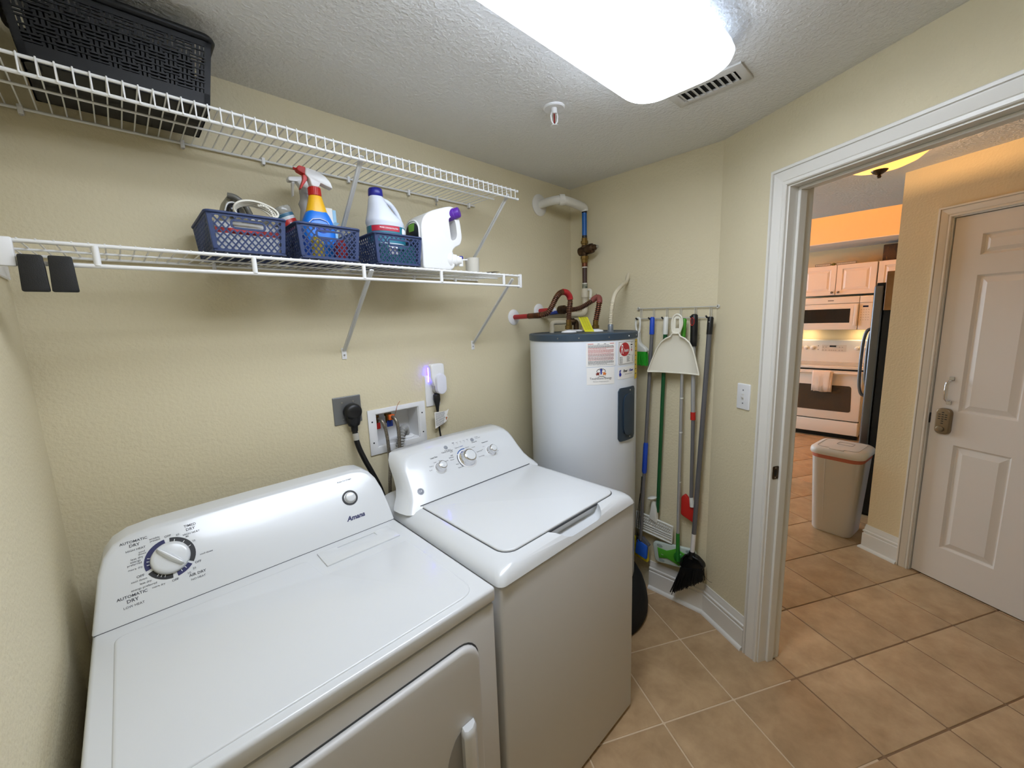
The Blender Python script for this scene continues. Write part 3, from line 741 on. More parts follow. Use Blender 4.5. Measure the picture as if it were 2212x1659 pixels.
am.tube([(hc.x+(HR+.0016)*math.cos(math.radians(-126)+u/HR), hc.y+(HR+.0016)*math.sin(math.radians(-126)+u/HR), 1.3215+.005*(1-(u/.017)**2)) for u in [-.017+.034*i/10 for i in range(11)]], .0008, n=4)
am.build('arch_line', INK, ts_, smooth=None)
ek = cyl(MB(), -107.6, -79.2, 1.304, 1.360, r=HR+.0006).build('self_clean_sticker', PAPER, he, smooth=60, label='white sticker with a blue swirl logo')
et = MB(); ctext(et, 'Ever', -97.0, 1.3360, .030, bold=.03, shear=.15); ctext(et, 'Self Cleaning Tank Feature', -91.0, 1.3235, .062, height=.006); et.build('sticker_lettering', BLACK, ek, smooth=None)
BLUEP = M('royal_blue_print', (44, 52, 150), .5)
e2 = MB(); ctext(e2, 'Kleen', -86.6, 1.3360, .036, bold=.03, shear=.15)
sw = [(-.006, -.016), (.001, -.017), (.006, -.010), (.004, -.003), (-.001, .002), (.000, .007), (.005, .012), (-.003, .014), (-.007, .008), (-.006, .001), (-.009, -.006)]
e2.add([(hc.x+(HR+.0016)*math.cos(math.radians(-104.2)+p[0]/HR), hc.y+(HR+.0016)*math.sin(math.radians(-104.2)+p[0]/HR), 1.334+p[1]) for p in sw], [tuple(range(len(sw)))])
e2.build('blue_logo', BLUEP, ek, smooth=None)
YEL = M('yellow_label', (226, 196, 52), .55)
eg = cyl(MB(), -77.5, -52, 1.290, 1.482).build('energy_guide_label', YEL, he, smooth=60, label='yellow energy label wrapping round the tank')
eb = MB()
for i in range(8): cyl(eb, -75.8, -70-rnd.random()*4, 1.468-.022*i, 1.473-.022*i, r=HR+.0014, n=2)
eb.build('label_print', BLACK, eg, smooth=None)
# access panel: curved, raised
def cpatch(poly, r0, r1, name, mat, parent, **k):
    m_ = MB(); n = len(poly)
    def P(u, v, r): a = math.radians(-93.6)+u/HR; return Vector((hc.x+r*math.cos(a), hc.y+r*math.sin(a), v))
    # fill with vertical strips so that the patch follows the curve
    us = sorted(set(round(p[0], 5) for p in poly)); 
    umin, umax = us[0], us[-1]; N = 14
    rows = []
    for i in range(N+1):
        u = umin+(umax-umin)*i/N; vsx = []
        for k in range(n):
            a, b = poly[k], poly[(k+1) % n]
            if abs(a[0]-b[0]) < 1e-9:
                if abs(a[0]-u) < 1e-6: vsx += [a[1], b[1]]
            elif min(a[0], b[0])-1e-9 <= u <= max(a[0], b[0])+1e-9:
                t = (u-a[0])/(b[0]-a[0]); vsx.append(a[1]+(b[1]-a[1])*t)
        rows.append((u, min(vsx), max(vsx)))
    vs = []; fs = []
    for (u, lo_, hi_) in rows: vs += [P(u, lo_, r0), P(u, lo_, r1), P(u, hi_, r1), P(u, hi_, r0)]
    for i in range(N):
        for q in range(3): fs.append((4*i+q, 4*i+4+q, 4*i+5+q, 4*i+1+q))
    fs.append((0, 1, 2, 3)); fs.append(tuple(4*N+q for q in (3, 2, 1, 0)))
    return m_.add(vs, fs).build(name, mat, parent, smooth=40)
PANEL = M('slate_blue_panel', (42, 58, 74), .38)
ap = cpatch(rrect(-.064, .064, 1.004, 1.262, .016, 4), HR, HR+.006, 'access_panel', PANEL, he)
cpatch(rrect(-.036, .040, 1.030, 1.232, .036, 6), HR+.005, HR+.012, 'raised_centre', PANEL, ap)
for z_ in (1.246, 1.018): MB().lathe([(.004, 0), (.003, .0014), (.0001, .002)], (hc.x+(HR+.006)*math.cos(math.radians(-90)), hc.y+(HR+.006)*math.sin(math.radians(-90)), z_), (0, -1, 0), n=10).build('screw', STEEL, ap)

# ================================================================== PLUMBING ABOVE THE HEATER
COPPER = M('aged_copper', (120, 70, 44), .42, metal=.75, var=(25, (72, 48, 36), .35, .7)); COPB = M('bright_copper', (168, 98, 62), .35, metal=.8, var=(30, (110, 66, 44), .3, .6))
GROOVE = M('dark_copper_groove', (58, 36, 26), .6, metal=.3); RIDGE = M('worn_copper_ridge', (150, 100, 66), .4, metal=.6, var=(30, (104, 66, 44), .35, .65))
BRASS = M('dull_brass', (126, 100, 52), .4, metal=.85); BROWNP = M('painted_brown_pipe', (66, 42, 32), .45); BRNZ = M('bronze_valve', (88, 66, 42), .45, metal=.7, var=(40, (58, 42, 30), .3, .7))
PVC = M('cream_cpvc', (206, 196, 172), .5); WPAINT = M('thick_white_paint', (222, 219, 210), .6, bump=(60, .4, 3)); REDT = M('red_tape', (168, 30, 36), .45); BLUET = M('blue_sleeve', (16, 92, 168), .4)
# main feed: insulated white pipe out of the wall, blue sleeve, regulator valve, brown pipe, white CPVC foot
vx, vy = 2.170, -0.16
fp = thing('water_supply_pipe', 'vertical water feed pipe with blue sleeve and bronze regulator valve', 'pipe', (vx, vy, 1.60))
MB().lathe([(.058, 0), (.058, .004), (.050, .010), (.030, .013), (.0245, .013)], (1.965, -0.0005, 2.225), (0, -1, 0), n=32).build('escutcheon', WPAINT, fp, smooth=40)
MB().tube(spline([(1.965, 0.0, 2.225), (1.965, -.06, 2.228), (1.970, -.125, 2.226), (1.992, -.155, 2.222), (2.06, -.16, 2.219), (2.14, -.16, 2.213), (2.166, -.16, 2.206), (vx, vy, 2.190)], 5), .0225, n=14).build('insulated_pipe', WPAINT, fp, smooth=60)
MB().lathe([(.028, 0), (.029, .01), (.028, .028)], (1.972, -.140, 2.2235), (.6, -.5, 0), n=14).build('elbow_wrap', WPAINT, fp, smooth=60)
MB().tube([(vx, vy, 2.198), (vx, vy, 2.0450)], .0140, n=16).build('blue_sleeve', BLUET, fp, smooth=60)
for z_ in (2.187, 2.052): MB().tube([(vx, vy, z_-.006), (vx, vy, z_+.006)], .0148, n=16).build('black_band', BLACK, fp, smooth=60)
MB().lathe([(.0145, 2.046), (.0165, 2.044), (.0165, 2.030), (.021, 2.029), (.0215, 2.014), (.017, 2.013), (.0165, 2.000)], (vx, vy, 0), n=8).build('union_nut', BRASS, fp, smooth=30)
vb = MB().lathe([(.0165, 2.004), (.019, 1.995), (.0205, 1.982), (.0205, 1.966), (.017, 1.948), (.016, 1.944)], (vx, vy, 0), n=16).build('valve_body', BRNZ, fp, smooth=50)
MB().lathe([(.0165, -.040), (.024, -.034), (.026, -.018), (.022, -.004), (.022, .016), (.026, .022), (.028, .044), (.026, .058), (.018, .064), (.016, .076), (.011, .080), (.0095, .088), (.0001, .089)], (vx, vy, 1.976), (-.05, -1, .10), n=18).build('valve_bonnet', BRNZ, fp, smooth=40)
MB().lathe([(.0085, .086), (.0085, .094), (.0001, .095)], (vx, vy, 1.976), (-.05, -1, .10), n=10).build('adjusting_screw', STEEL, fp)
MB().lathe([(.0165, 1.945), (.023, 1.944), (.0235, 1.928), (.020, 1.926), (.0185, 1.908), (.0165, 1.906)], (vx, vy, 0), n=8).build('brass_nut', BRASS, fp, smooth=30)
MB().tube([(vx, vy, 1.907), (vx, vy, 1.885)], .0165, n=14).build('coupling', COPPER, fp); MB().tube([(vx, vy, 1.90), (vx, vy, 1.768)], .0138, n=14).build('brown_pipe', BROWNP, fp)
for z_ in (1.882, 1.790): MB().tube([(vx, vy, z_-.003), (vx, vy, z_+.003)], .0146, n=14).build('white_seam', WPAINT, fp)
MB().tube([(vx, vy, 1.788), (vx, vy, 1.752)], [.0155, .0145], n=14).build('green_joint', M('corroded_joint', (72, 78, 62), .7, var=(60, (150, 150, 130), .4, .6)), fp)
tee = MB().lathe([(.0185, 1.762), (.0215, 1.757), (.0215, 1.712), (.018, 1.708), (.0165, 1.690)], (vx, vy, 0), n=18).build('white_tee', PVC, fp, smooth=40)
MB().tube(spline([(vx+.004, vy-.012, 1.752), (vx-.006, vy-.045, 1.748), (vx-.03, vy-.06, 1.712), (vx-.045, vy-.07, 1.700)], 5), .008, n=8).build('tape_strip', M('torn_white_tape', (224, 220, 208), .7), tee, smooth=60)
MB().tube(spline([(vx, vy, 1.70), (vx, vy, 1.655), (vx-.004, vy, 1.630), (vx-.03, vy, 1.6135), (vx-.10, vy, 1.611), (vx-.185, vy, 1.612), (vx-.195, vy+.02, 1.612), (1.972, -.06, 1.613), (1.972, .0, 1.613)], 6), .0165, n=14).build('cpvc_drop', PVC, fp, smooth=60)
# hot water line
hot = thing('hot_water_connector', 'corrugated copper hot line arching up with red tape at its crest', 'pipe', (1.858, -.283, 1.52))
MB().lathe([(.042, 0), (.042, .003), (.032, .009), (.012, .010)], (1.735, -.0005, 1.609), (0, -1, 0), n=28).build('escutcheon', PLASW, hot, smooth=40)
MB().tube([(1.735, 0, 1.609), (1.722, -.135, 1.611)], .0125, n=14).build('red_stub', REDT, hot)
MB().tube([(1.722, -.128, 1.611), (1.718, -.19, 1.612), (1.717, -.215, 1.614)], .0145, n=12).build('copper_sleeve', COPPER, hot)
path = spline([(1.716, -.205, 1.613), (1.735, -.245, 1.622), (1.755, -.262, 1.660), (1.776, -.270, 1.698), (1.806, -.275, 1.722), (1.842, -.279, 1.724), (1.866, -.282, 1.706), (1.872, -.283, 1.678), (1.864, -.283, 1.640), (1.859, -.283, 1.600), (1.858, -.283, 1.572)], 6)
MB().tube(path, .0112, n=12).build('corrugated_line', GROOVE, hot, smooth=60); tag(ridges(path, .0110, .0148, .0085).build('copper_ridges', RIDGE, hot, smooth=40), kind='stuff')
MB().tube(path[26:41], .0158, n=12).build('red_tape_wrap', REDT, hot, smooth=60)
MB().lathe([(.0115, 1.522), (.0115, 1.536), (.019, 1.537), (.019, 1.556), (.0145, 1.558), (.0140, 1.585), (.0115, 1.587)], (1.858, -.283, 0), n=8).build('brass_fitting', BRASS, hot, smooth=30)
MB().lathe([(.040, 1.5205), (.036, 1.527), (.012, 1.533), (.0115, 1.536)], (1.858, -.283, 0), n=24).build('white_collar', PLASW, hot, smooth=60)
# cold water line
cold = thing('cold_water_connector', 'corrugated copper cold line bending down beside the yellow tag', 'pipe', (1.956, -.381, 1.52))
MB().lathe([(.042, 0), (.042, .003), (.032, .009), (.012, .010)], (1.940, -.0005, 1.640), (0, -1, 0), n=28).build('escutcheon', PLASW, cold, smooth=40)
MB().tube([(1.940, 0, 1.640), (1.935, -.09, 1.642)], .013, n=14).build('red_stub', REDT, cold); MB().tube([(1.935, -.09, 1.642), (1.932, -.125, 1.643)], .0135, n=14).build('white_stub', PLASW, cold)
MB().tube([(1.945, -.012, 1.622), (1.930, -.16, 1.628)], .0105, n=12).build('blue_stub', M('blue_pipe', (28, 58, 150), .4), cold)
MB().lathe([(.0145, -.01), (.022, -.004), (.024, .015), (.0245, .032), (.0185, .04), (.018, .055), (.0145, .056)], (1.931, -.165, 1.640), (.05, -1, 0), n=10).build('union', BRNZ, cold, smooth=35)
path = spline([(1.932, -.20, 1.638), (1.940, -.245, 1.638), (1.955, -.280, 1.644), (1.972, -.315, 1.662), (1.990, -.350, 1.686)], 6)
MB().tube(path, .0108, n=12).build('corrugated_line', GROOVE, cold, smooth=60); tag(ridges(path, .0106, .0142, .0085).build('copper_ridges', RIDGE, cold, smooth=40), kind='stuff')
MB().tube(spline([(1.985, -.340, 1.680), (1.993, -.358, 1.694), (1.994, -.375, 1.693), (1.984, -.386, 1.676), (1.978, -.388, 1.664)], 5), .0150, n=12).build('taped_bend', M('dusty_red_tape', (128, 66, 58), .6), cold, smooth=60)
MB().tube([(1.990, -.360, 1.704), (1.992, -.362, 1.715)], [.003, .001], n=6).build('tape_tip', BROWNP, cold)
path = spline([(1.979, -.388, 1.668), (1.970, -.386, 1.630), (1.962, -.383, 1.595), (1.957, -.381, 1.572)], 6)
MB().tube(path, .0115, n=12).build('corrugated_drop', GROOVE, cold, smooth=60); tag(ridges(path, .0112, .0155, .0092).build('copper_ridges', COPB, cold, smooth=40), kind='stuff')
MB().lathe([(.0115, 1.522), (.0115, 1.535), (.018, 1.536), (.018, 1.552), (.0140, 1.554), (.0140, 1.576), (.0115, 1.578)], (1.956, -.381, 0), n=8).build('brass_fitting', BRASS, cold, smooth=30)
MB().lathe([(.040, 1.5205), (.036, 1.527), (.012, 1.533), (.0115, 1.536)], (1.956, -.381, 0), n=24).build('white_collar', PLASW, cold, smooth=60)
# relief line with its elbow and yellow tag
rlf = thing('relief_pipe', 'cream relief pipe running low across the heater top', 'pipe', (1.885, -.17, 1.52))
MB().tube(spline([(1.872, -.155, 1.512), (1.872, -.155, 1.545), (1.875, -.156, 1.566), (1.892, -.163, 1.573), (1.93, -.18, 1.573), (1.985, -.205, 1.574)], 6), .0125, n=14).build('cream_pipe', PVC, rlf, smooth=60)
MB().lathe([(.0155, 0), (.0155, .018)], (1.872, -.155, 1.530), n=14).build('pipe_socket', PVC, rlf)
MB().lathe([(.016, 0), (.020, .006), (.020, .022), (.015, .026), (.013, .03)], (1.975, -.200, 1.574), (.91, -.41, 0), n=10).build('brass_elbow', BRNZ, rlf, smooth=35)
MB().tube(spline([(2.0, -.212, 1.574), (2.008, -.216, 1.565), (2.008, -.216, 1.545), (2.008, -.216, 1.518)], 4), .0155, n=12).build('valve_stem', BRNZ, rlf, smooth=50)
MB().lathe([(.036, 1.5205), (.032, 1.526), (.016, 1.530)], (2.008, -.216, 0), n=24).build('white_collar', PLASW, rlf, smooth=60)
# yellow tag
tgm = M('yellow_plastic_tag', (205, 200, 36), .5)
sec = spline([(1.892, -.340, 1.596), (1.888, -.352, 1.593), (1.879, -.372, 1.568), (1.867, -.392, 1.546), (1.850, -.418, 1.5235)], 4)
tv = []; tf = []
for i, p in enumerate(sec):
    sd = Vector((.72, -.69, 0))*(.023)
    tv += [p-sd, p+sd, p+sd+Vector((0.0008, .0008, .001)), p-sd+Vector((0.0008, .0008, .001))]
for i in range(len(sec)-1):
    for q in range(4): tf.append((4*i+q, 4*i+(q+1) % 4, 4*i+4+(q+1) % 4, 4*i+4+q))
tf += [(0, 1, 2, 3), tuple(4*(len(sec)-1)+q for q in (3, 2, 1, 0))]
tago = MB().add(tv, tf).build('warning_tag', tgm, None, smooth=60, loc=tuple(sec[-1])); tag(tago, 'yellow plastic tag draped over the heater cap', 'tag')
tp = MB()
for i in range(3, len(sec)-2):
    p = sec[i]; sd = Vector((.72, -.69, 0)); up = (sec[i+1]-sec[i]).normalized(); nn_ = sd.cross(up); nn_ = nn_ if nn_.z > 0 else -nn_
    for k in range(3):
        a = -.017+.012*k; tp.add([p+sd*a+nn_*.0016, p+sd*(a+.009)+nn_*.0016, p+sd*(a+.009)+up*.0018+nn_*.0016, p+sd*a+up*.0018+nn_*.0016], [(0, 1, 2, 3)])
tp.build('tag_print', M('olive_print', (120, 116, 30), .6), tago, smooth=None)
# flexible conduit
fc = thing('flexible_conduit', 'thin cream electrical conduit curving from the heater cap to the wall', 'conduit', (1.94, -.48, 1.52))
MB().lathe([(.017, 1.516), (.017, 1.524), (.0135, 1.525), (.0135, 1.552), (.0115, 1.556)], (1.94, -.48, 0), n=14).build('connector', M('grey_connector', (128, 134, 140), .4, metal=.5), fc, smooth=40)
cp_ = spline([(1.94, -.48, 1.552), (1.950, -.476, 1.603), (1.972, -.470, 1.660), (2.012, -.460, 1.706), (2.085, -.445, 1.744), (2.150, -.428, 1.764), (2.192, -.412, 1.772), (2.222, -.404, 1.788), (X1-.006, -.398, 1.812), (X1+.004, -.398, 1.824)], 6)
k_ = 13
p_, r_ = ribbed(cp_[:k_], .0085, .0115, .0085); MB().tube(p_, r_, n=10).build('spiral_conduit', PVC, fc, smooth=40)
MB().tube(cp_[k_-1:], .0105, n=10).build('smooth_conduit', PVC, fc, smooth=60)
# ================================================================== BROOM RACK AND TOOLS (far wall)
def q(u, z, d): return Vector((X1-d, -u, z))
def RFr(d): return (Vector((X1-d, 0, 0)), Vector((0, -1, 0)), Vector((0, 0, 1)), Vector((-1, 0, 0)))
GW = M('grey_white_wire', (205, 204, 198), .35, metal=.3)
rk = thing('tool_rack', 'thin white wire tool rack on the wall above the brooms', 'rack', (X1, -.67, 1.60))
MB().tube([q(.470, 1.631, .012), q(.874, 1.624, .012)], .0024, n=8).build('top_rail', GW, rk); MB().tube([q(.478, 1.577, .014), q(.862, 1.573, .014)], .0024, n=8).build('bottom_rail', GW, rk)
hk = []
for i, u in enumerate((.484, .5565, .6290, .7015, .7740, .8465)):
    for s in (-.004, .004):
        MB().tube([q(u+s, 1.630-.0175*(u-.47), .010), q(u+s, 1.577, .012)], .0015, n=6).build('upright', GW, rk)
    z0 = 1.576
    MB().tube(spline([q(u, z0, .014), q(u, z0-.004, .030), q(u, z0-.003, .055), q(u, z0+.004, .066)], 4), .0026, n=8).build('hook', GW, rk)
    MB().tube([q(u, z0-.003, .054), q(u, z0+.0045, .068)], .0042, n=8).build('hook_tip', BLACK, rk)
for (u, z) in ((.466, 1.6312), (.878, 1.6240)):
    MB().tube([q(u+.007*math.cos(a), z+.007*math.sin(a), .010) for a in [2*math.pi*i/14 for i in range(14)]], .0022, n=6, closed=True).build('mounting_eye', GW, rk)
    MB().lathe([(.005, 0), (.004, .004), (.0001, .005)], q(u, z, .004), (-1, 0, 0), n=10).build('screw', STEEL, rk)
GREYT = M('grey_metal_pole', (122, 122, 126), .35, metal=.4); SILT = M('silver_pole', (176, 177, 178), .35, metal=.4); BLUEG = M('royal_blue_plastic', (26, 74, 190), .4); GREEND = M('dark_green_pole', (18, 84, 44), .4); WPL = M('offwhite_plastic', (226, 226, 218), .38); REDP = M('red_plastic', (186, 36, 28), .4); LIME = M('lime_green_plastic', (78, 160, 44), .4)
def bristles(mb, p0, p1, q0, q1, n, d, depth, r=.0016, rows=3, jit=.004):
    rr = random.Random(len(mb.v)+n)
    for i in range(n):
        t = (i+.5)/n
        for k in range(rows):
            a = Vector(p0).lerp(Vector(p1), t); b = Vector(q0).lerp(Vector(q1), t)
            dd = d+depth*(k/(max(1, rows-1))-.5)
            A = q(a.x, a.y, dd); B = q(b.x+rr.uniform(-jit, jit), b.y+rr.uniform(-jit, jit), dd+rr.uniform(-jit, jit)*.7)
            mb.tube([A, B], r, n=4)
# hand brush
hbx = thing('hand_brush', 'small white hand brush with bright green bristles beside the water heater', 'brush', tuple(q(.515, 1.32, .05)))
hpath = [(a_-.009, b_) for (a_, b_) in [(.483, 1.560), (.488, 1.578), (.498, 1.583), (.507, 1.577), (.510, 1.555), (.508, 1.52), (.503, 1.50), (.492, 1.505), (.485, 1.53)]]
MB().tube([q(a, b, .052) for (a, b) in roundpoly(hpath, .012, 3)], .0058, n=8, closed=True).build('hang_loop', WPL, hbx, smooth=60)
bodyp = roundpoly([(a_-.009, b_) for (a_, b_) in [(.494, 1.510), (.507, 1.510), (.508, 1.470), (.514, 1.446), (.545, 1.424), (.556, 1.412), (.556, 1.400), (.452, 1.400), (.452, 1.412), (.468, 1.430), (.492, 1.455)]], .010, 3)
MB().prism(RFr(.040), bodyp, 0, .026, inset=(.006, .006)).build('body', WPL, hbx, smooth=60)
br = MB(); bristles(br, (.449, 1.402), (.541, 1.402), (.444, 1.330), (.548, 1.326), 26, .053, .020, .0017, 3, .003)
tag(br.build('bristles', M('green_bristle', (40, 176, 40), .5), hbx), kind='stuff')
# blue sponge mop
bm1 = thing('sponge_mop', 'grey pole sponge mop with two blue grips and a blue and yellow head', 'mop', tuple(q(.54, .21, .05)))
MB().tube([q(.570, 1.584, .052), q(.5695, 1.578, .052), q(.567, 1.494, .050)], [.0085, .0120, .0125], n=12).build('top_grip', BLUEG, bm1, smooth=60)
MB().tube([q(.567, 1.498, .050), q(.534, .320, .074)], .0092, n=12).build('pole', GREYT, bm1, smooth=60)
MB().tube([q(.5508, .900, .062), q(.5503, .890, .062), q(.5462, .735, .0655), q(.546, .724, .0655)], [.0105, .0130, .0135, .0110], n=12).build('sliding_grip', BLUEG, bm1, smooth=60)
MB().tube([q(.534, .70, .070), q(.522, .45, .074), q(.516, .30, .078)], .0022, n=6).build('pull_rod', BLACK, bm1); MB().tube([q(.528, .60, .074), q(.510, .42, .078), q(.512, .31, .080)], .0018, n=6).build('pull_rod', BLACK, bm1)
MB().prism(RFr(.050), roundpoly([(.512, .330), (.545, .335), (.585, .300), (.578, .286), (.505, .310)], .004, 2), 0, .022).build('clamp', GREYT, bm1, smooth=50)
MB().prism(RFr(.062), roundpoly([(.512, .316), (.576, .296), (.572, .212), (.502, .228)], .006, 3), 0, .016, inset=(.003, .003)).build('blue_pad', M('blue_sponge', (30, 96, 206), .8, bump=(200, .3, 2)), bm1, smooth=50)
MB().prism(RFr(.042), roundpoly([(.480, .318), (.565, .290), (.574, .186), (.478, .206)], .008, 3), 0, .022, inset=(.004, .004)).build('yellow_sponge', M('yellow_sponge', (214, 196, 40), .9, bump=(150, .5, 2)), bm1, smooth=50)
# deck brush, green pole
db = thing('deck_scrub_brush', 'white grid-backed scrub brush on a dark green pole', 'brush', tuple(q(.62, .34, .04)))
MB().tube([q(.643, 1.583, .050), q(.643, 1.578, .050), q(.640, 1.494, .048)], [.009, .0125, .0125], n=12).build('top_grip', WPL, db, smooth=60)
MB().tube([q(.640, 1.500, .048), q(.612, .50, .030)], .0098, n=12).build('pole', GREEND, db, smooth=60)
MB().lathe([(.006, 0), (.021, .004), (.026, .012), (.022, .016), (.0001, .017)], q(.588, .570, .045), (.0, .25, 1), n=20).build('end_cap', WPL, db, smooth=60)
MB().prism(RFr(.030), roundpoly([(.585, .572), (.601, .566), (.612, .520), (.618, .440), (.570, .455), (.580, .520)], .006, 3), 0, .022, inset=(.004, .004)).build('neck', WPL, db, smooth=50)
hd_ = [(.490, .470), (.705, .448), (.702, .350), (.488, .368)]
MB().prism(RFr(.030), roundpoly(hd_, .004, 2), 0, .010).build('head_plate', WPL, db, smooth=50)
fr_ = MB()
for i in range(4):
    a, b = hd_[i], hd_[(i+1) % 4]; fr_.tube([q(a[0], a[1], .043), q(b[0], b[1], .043)], .0040, n=6)
fr_.build('rim', WPL, db)
for k in range(3):
    z = .398-.014*k; MB().tube([q(.490, z+.016, .044), q(.700, z, .044)], .0034, n=6).build('rib', WPL, db)
tf_ = MB()
for i in range(18):
    u = .505+.0108*i
    for k in range(3):
        z = .452-.018*k-(u-.5)*.1; tf_.tube([q(u, z, .038), q(u+.001, z-.002, .050)], .0036, n=5)
tag(tf_.build('tufts', M('white_bristle', (206, 204, 196), .7), db), kind='stuff')
# flat floor sweeper
fs_ = thing('floor_sweeper', 'flat sweeper mop with thin silver pole and lime green swivel head', 'mop', tuple(q(.71, .18, .05)))
MB().tube([q(.737, 1.572, .050), q(.7365, 1.566, .050), q(.733, 1.47, .050)], [.008, .0115, .0110], n=12).build('green_grip', LIME, fs_, smooth=60)
MB().tube([q(.733, 1.475, .050), q(.740, .422, .055)], .0078, n=12).build('pole', SILT, fs_, smooth=60)
for z in (1.17, .99, .72): MB().tube([q(.7366+(1.3-z)*.004, z-.003, .0525), q(.7366+(1.3-z)*.004, z+.003, .0525)], .0086, n=12).build('pole_joint', WPL, fs_, smooth=60)
MB().tube([q(.740, .430, .055), q(.746, .300, .060), q(.748, .275, .060)], [.0095, .0105, .013], n=12).build('green_socket', M('mid_green_plastic', (36, 120, 40), .4), fs_, smooth=60)
def rot2(p, c, a): a = math.radians(a); x, y = p[0]-c[0], p[1]-c[1]; return (c[0]+x*math.cos(a)-y*math.sin(a), c[1]+x*math.sin(a)+y*math.cos(a))
cc = (.720, .283); tl = 9
MB().prism(RFr(.030), [rot2(p, cc, tl) for p in rrect(cc[0]-.120, cc[0]+.120, cc[1]-.060, cc[1]+.060, .022, 4)], 0, .016, inset=(.006, .006)).build('head_plate', M('pale_grey_green_plastic', (196, 208, 198), .4), fs_, smooth=60)
bowt = [(-.112, .030), (-.06, .022), (-.03, .034), (0, .048), (.03, .034), (.06, .022), (.112, .030), (.112, -.030), (.06, -.022), (.03, -.034), (0, -.048), (-.03, -.034), (-.06, -.022), (-.112, -.030)]
MB().prism(RFr(.045), [rot2((cc[0]+a+.02, cc[1]+b), cc, tl) for (a, b) in bowt], 0, .006, inset=(.003, .003)).build('green_centre', LIME, fs_, smooth=60)
MB().lathe([(.030, 0), (.028, .005), (.020, .009), (.012, .010)], q(.748, .288, .050), (-1, 0, 0), n=20).build('swivel', M('mid_green_plastic', (36, 120, 40), .4), fs_, smooth=60)
for (a, b) in ((-.078, .042), (-.078, -.042), (.085, .042)):
    p = rot2((cc[0]+a, cc[1]+b), cc, tl); MB().prism(RFr(.0455), ellipse(p[0], p[1], .017, .009, 14), 0, .0018).build('cloth_gripper', M('grey_gripper', (150, 164, 158), .6), fs_, smooth=60)
MB().text('~', RFr(.0515), .655, .262, width=.012).build('maker_mark', WPL, fs_, smooth=None)
# red scraper on pole
rs = thing('red_scrubber', 'long handled scrubber with black grip and square red head', 'brush', tuple(q(.79, .51, .04)))
MB().tube([q(.785, 1.592, .050), q(.785, 1.586, .050), q(.7852, 1.56, .050), q(.786, 1.46, .050), q(.786, 1.435, .050)], [.009, .0155, .0168, .0165, .0145], n=14).build('grip', BLACK, rs, smooth=60)
ring_ = [(0.009*math.cos(a), 0.019*math.sin(a)) for a in [2*math.pi*i/18 for i in range(18)]]
MB().tube([q(.782+a, 1.556+b, .0675-abs(a)*.25) for (a, b) in ring_], .0016, n=6, closed=True).build('red_ring', REDP, rs)
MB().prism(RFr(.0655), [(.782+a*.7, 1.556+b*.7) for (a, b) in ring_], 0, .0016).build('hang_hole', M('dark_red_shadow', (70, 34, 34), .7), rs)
MB().tube([q(.786, 1.438, .050), q(.7955, 1.09, .050)], .0104, n=12).build('upper_pole', SILT, rs, smooth=60)
MB().tube([q(.795, 1.105, .050), q(.7965, 1.065, .050)], .0125, n=12).build('red_collar', REDP, rs, smooth=60)
MB().tube([q(.7965, 1.07, .050), q(.800, .640, .046)], .0090, n=12).build('lower_pole', GREYT, rs, smooth=60)
MB().tube([q(.800, .650, .046), q(.806, .600, .044)], [.0100, .0125], n=12).build('socket', WPL, rs, smooth=60)
MB().prism(RFr(.026), roundpoly([(.746, .636), (.764, .656), (.822, .596), (.828, .505), (.746, .536)], .010, 4), 0, .018, inset=(.005, .005)).build('red_head', REDP, rs, smooth=60)
# angle broom
ab = thing('angle_broom', 'black angled broom with a long grey pole, rightmost tool on the rack', 'broom', tuple(q(.80, .07, .05)))
MB().tube([q(.8612, 1.577, .050), q(.861, 1.570, .050), q(.858, 1.494, .050)], [.010, .0135, .0130], n=12).build('grip', BLACK, ab, smooth=60)
MB().lathe([(.003, 0), (.0025, .001), (.0001, .0014)], q(.860, 1.553, .0632), (-1, 0, 0), n=8).build('rivet', STEEL, ab)
MB().tube([q(.858, 1.498, .050), q(.827, .463, .062)], .0115, n=12).build('pole', M('dark_grey_pole', (104, 104, 108), .35, metal=.3), ab, smooth=60)
MB().tube([q(.827, .470, .062), q(.822, .350, .064)], .0112, n=12).build('white_tape', M('white_tape', (222, 218, 214), .6), ab, smooth=60)
MB().tube([q(.822, .362, .064), q(.820, .325, .064)], [.014, .020], n=14).build('collar', BLACK, ab, smooth=60)
MB().prism(RFr(.048), roundpoly([(.766, .258), (.782, .318), (.806, .350), (.850, .345), (.884, .318), (.888, .296), (.878, .284), (.80, .240)], .012, 3), 0, .032, inset=(.008, .008)).build('head', M('glossy_black_plastic', (18, 18, 19), .25), ab, smooth=60)
MB().tube([q(a, b, .084) for (a, b) in ((.770, .270), (.776, .308), (.796, .342), (.812, .348))], .004, n=8).build('guard_loop', BLACK, ab, smooth=60)
MB().tube([q(a, b, .084) for (a, b) in ((.836, .345), (.868, .338), (.886, .312), (.880, .292))], .004, n=8).build('guard_loop', BLACK, ab, smooth=60)
br = MB(); bristles(br, (.770, .256), (.880, .290), (.722, .082), (.884, .226), 46, .064, .034, .0017, 5, .009)
tag(br.build('bristles', M('black_bristle', (10, 10, 11), .6), ab), kind='stuff')
MB().tube([q(a, b, .070) for (a, b) in ((.885, .265), (.900, .245), (.918, .236), (.928, .238))], .0009, n=5).build('stray_bristle', BLACK, ab)
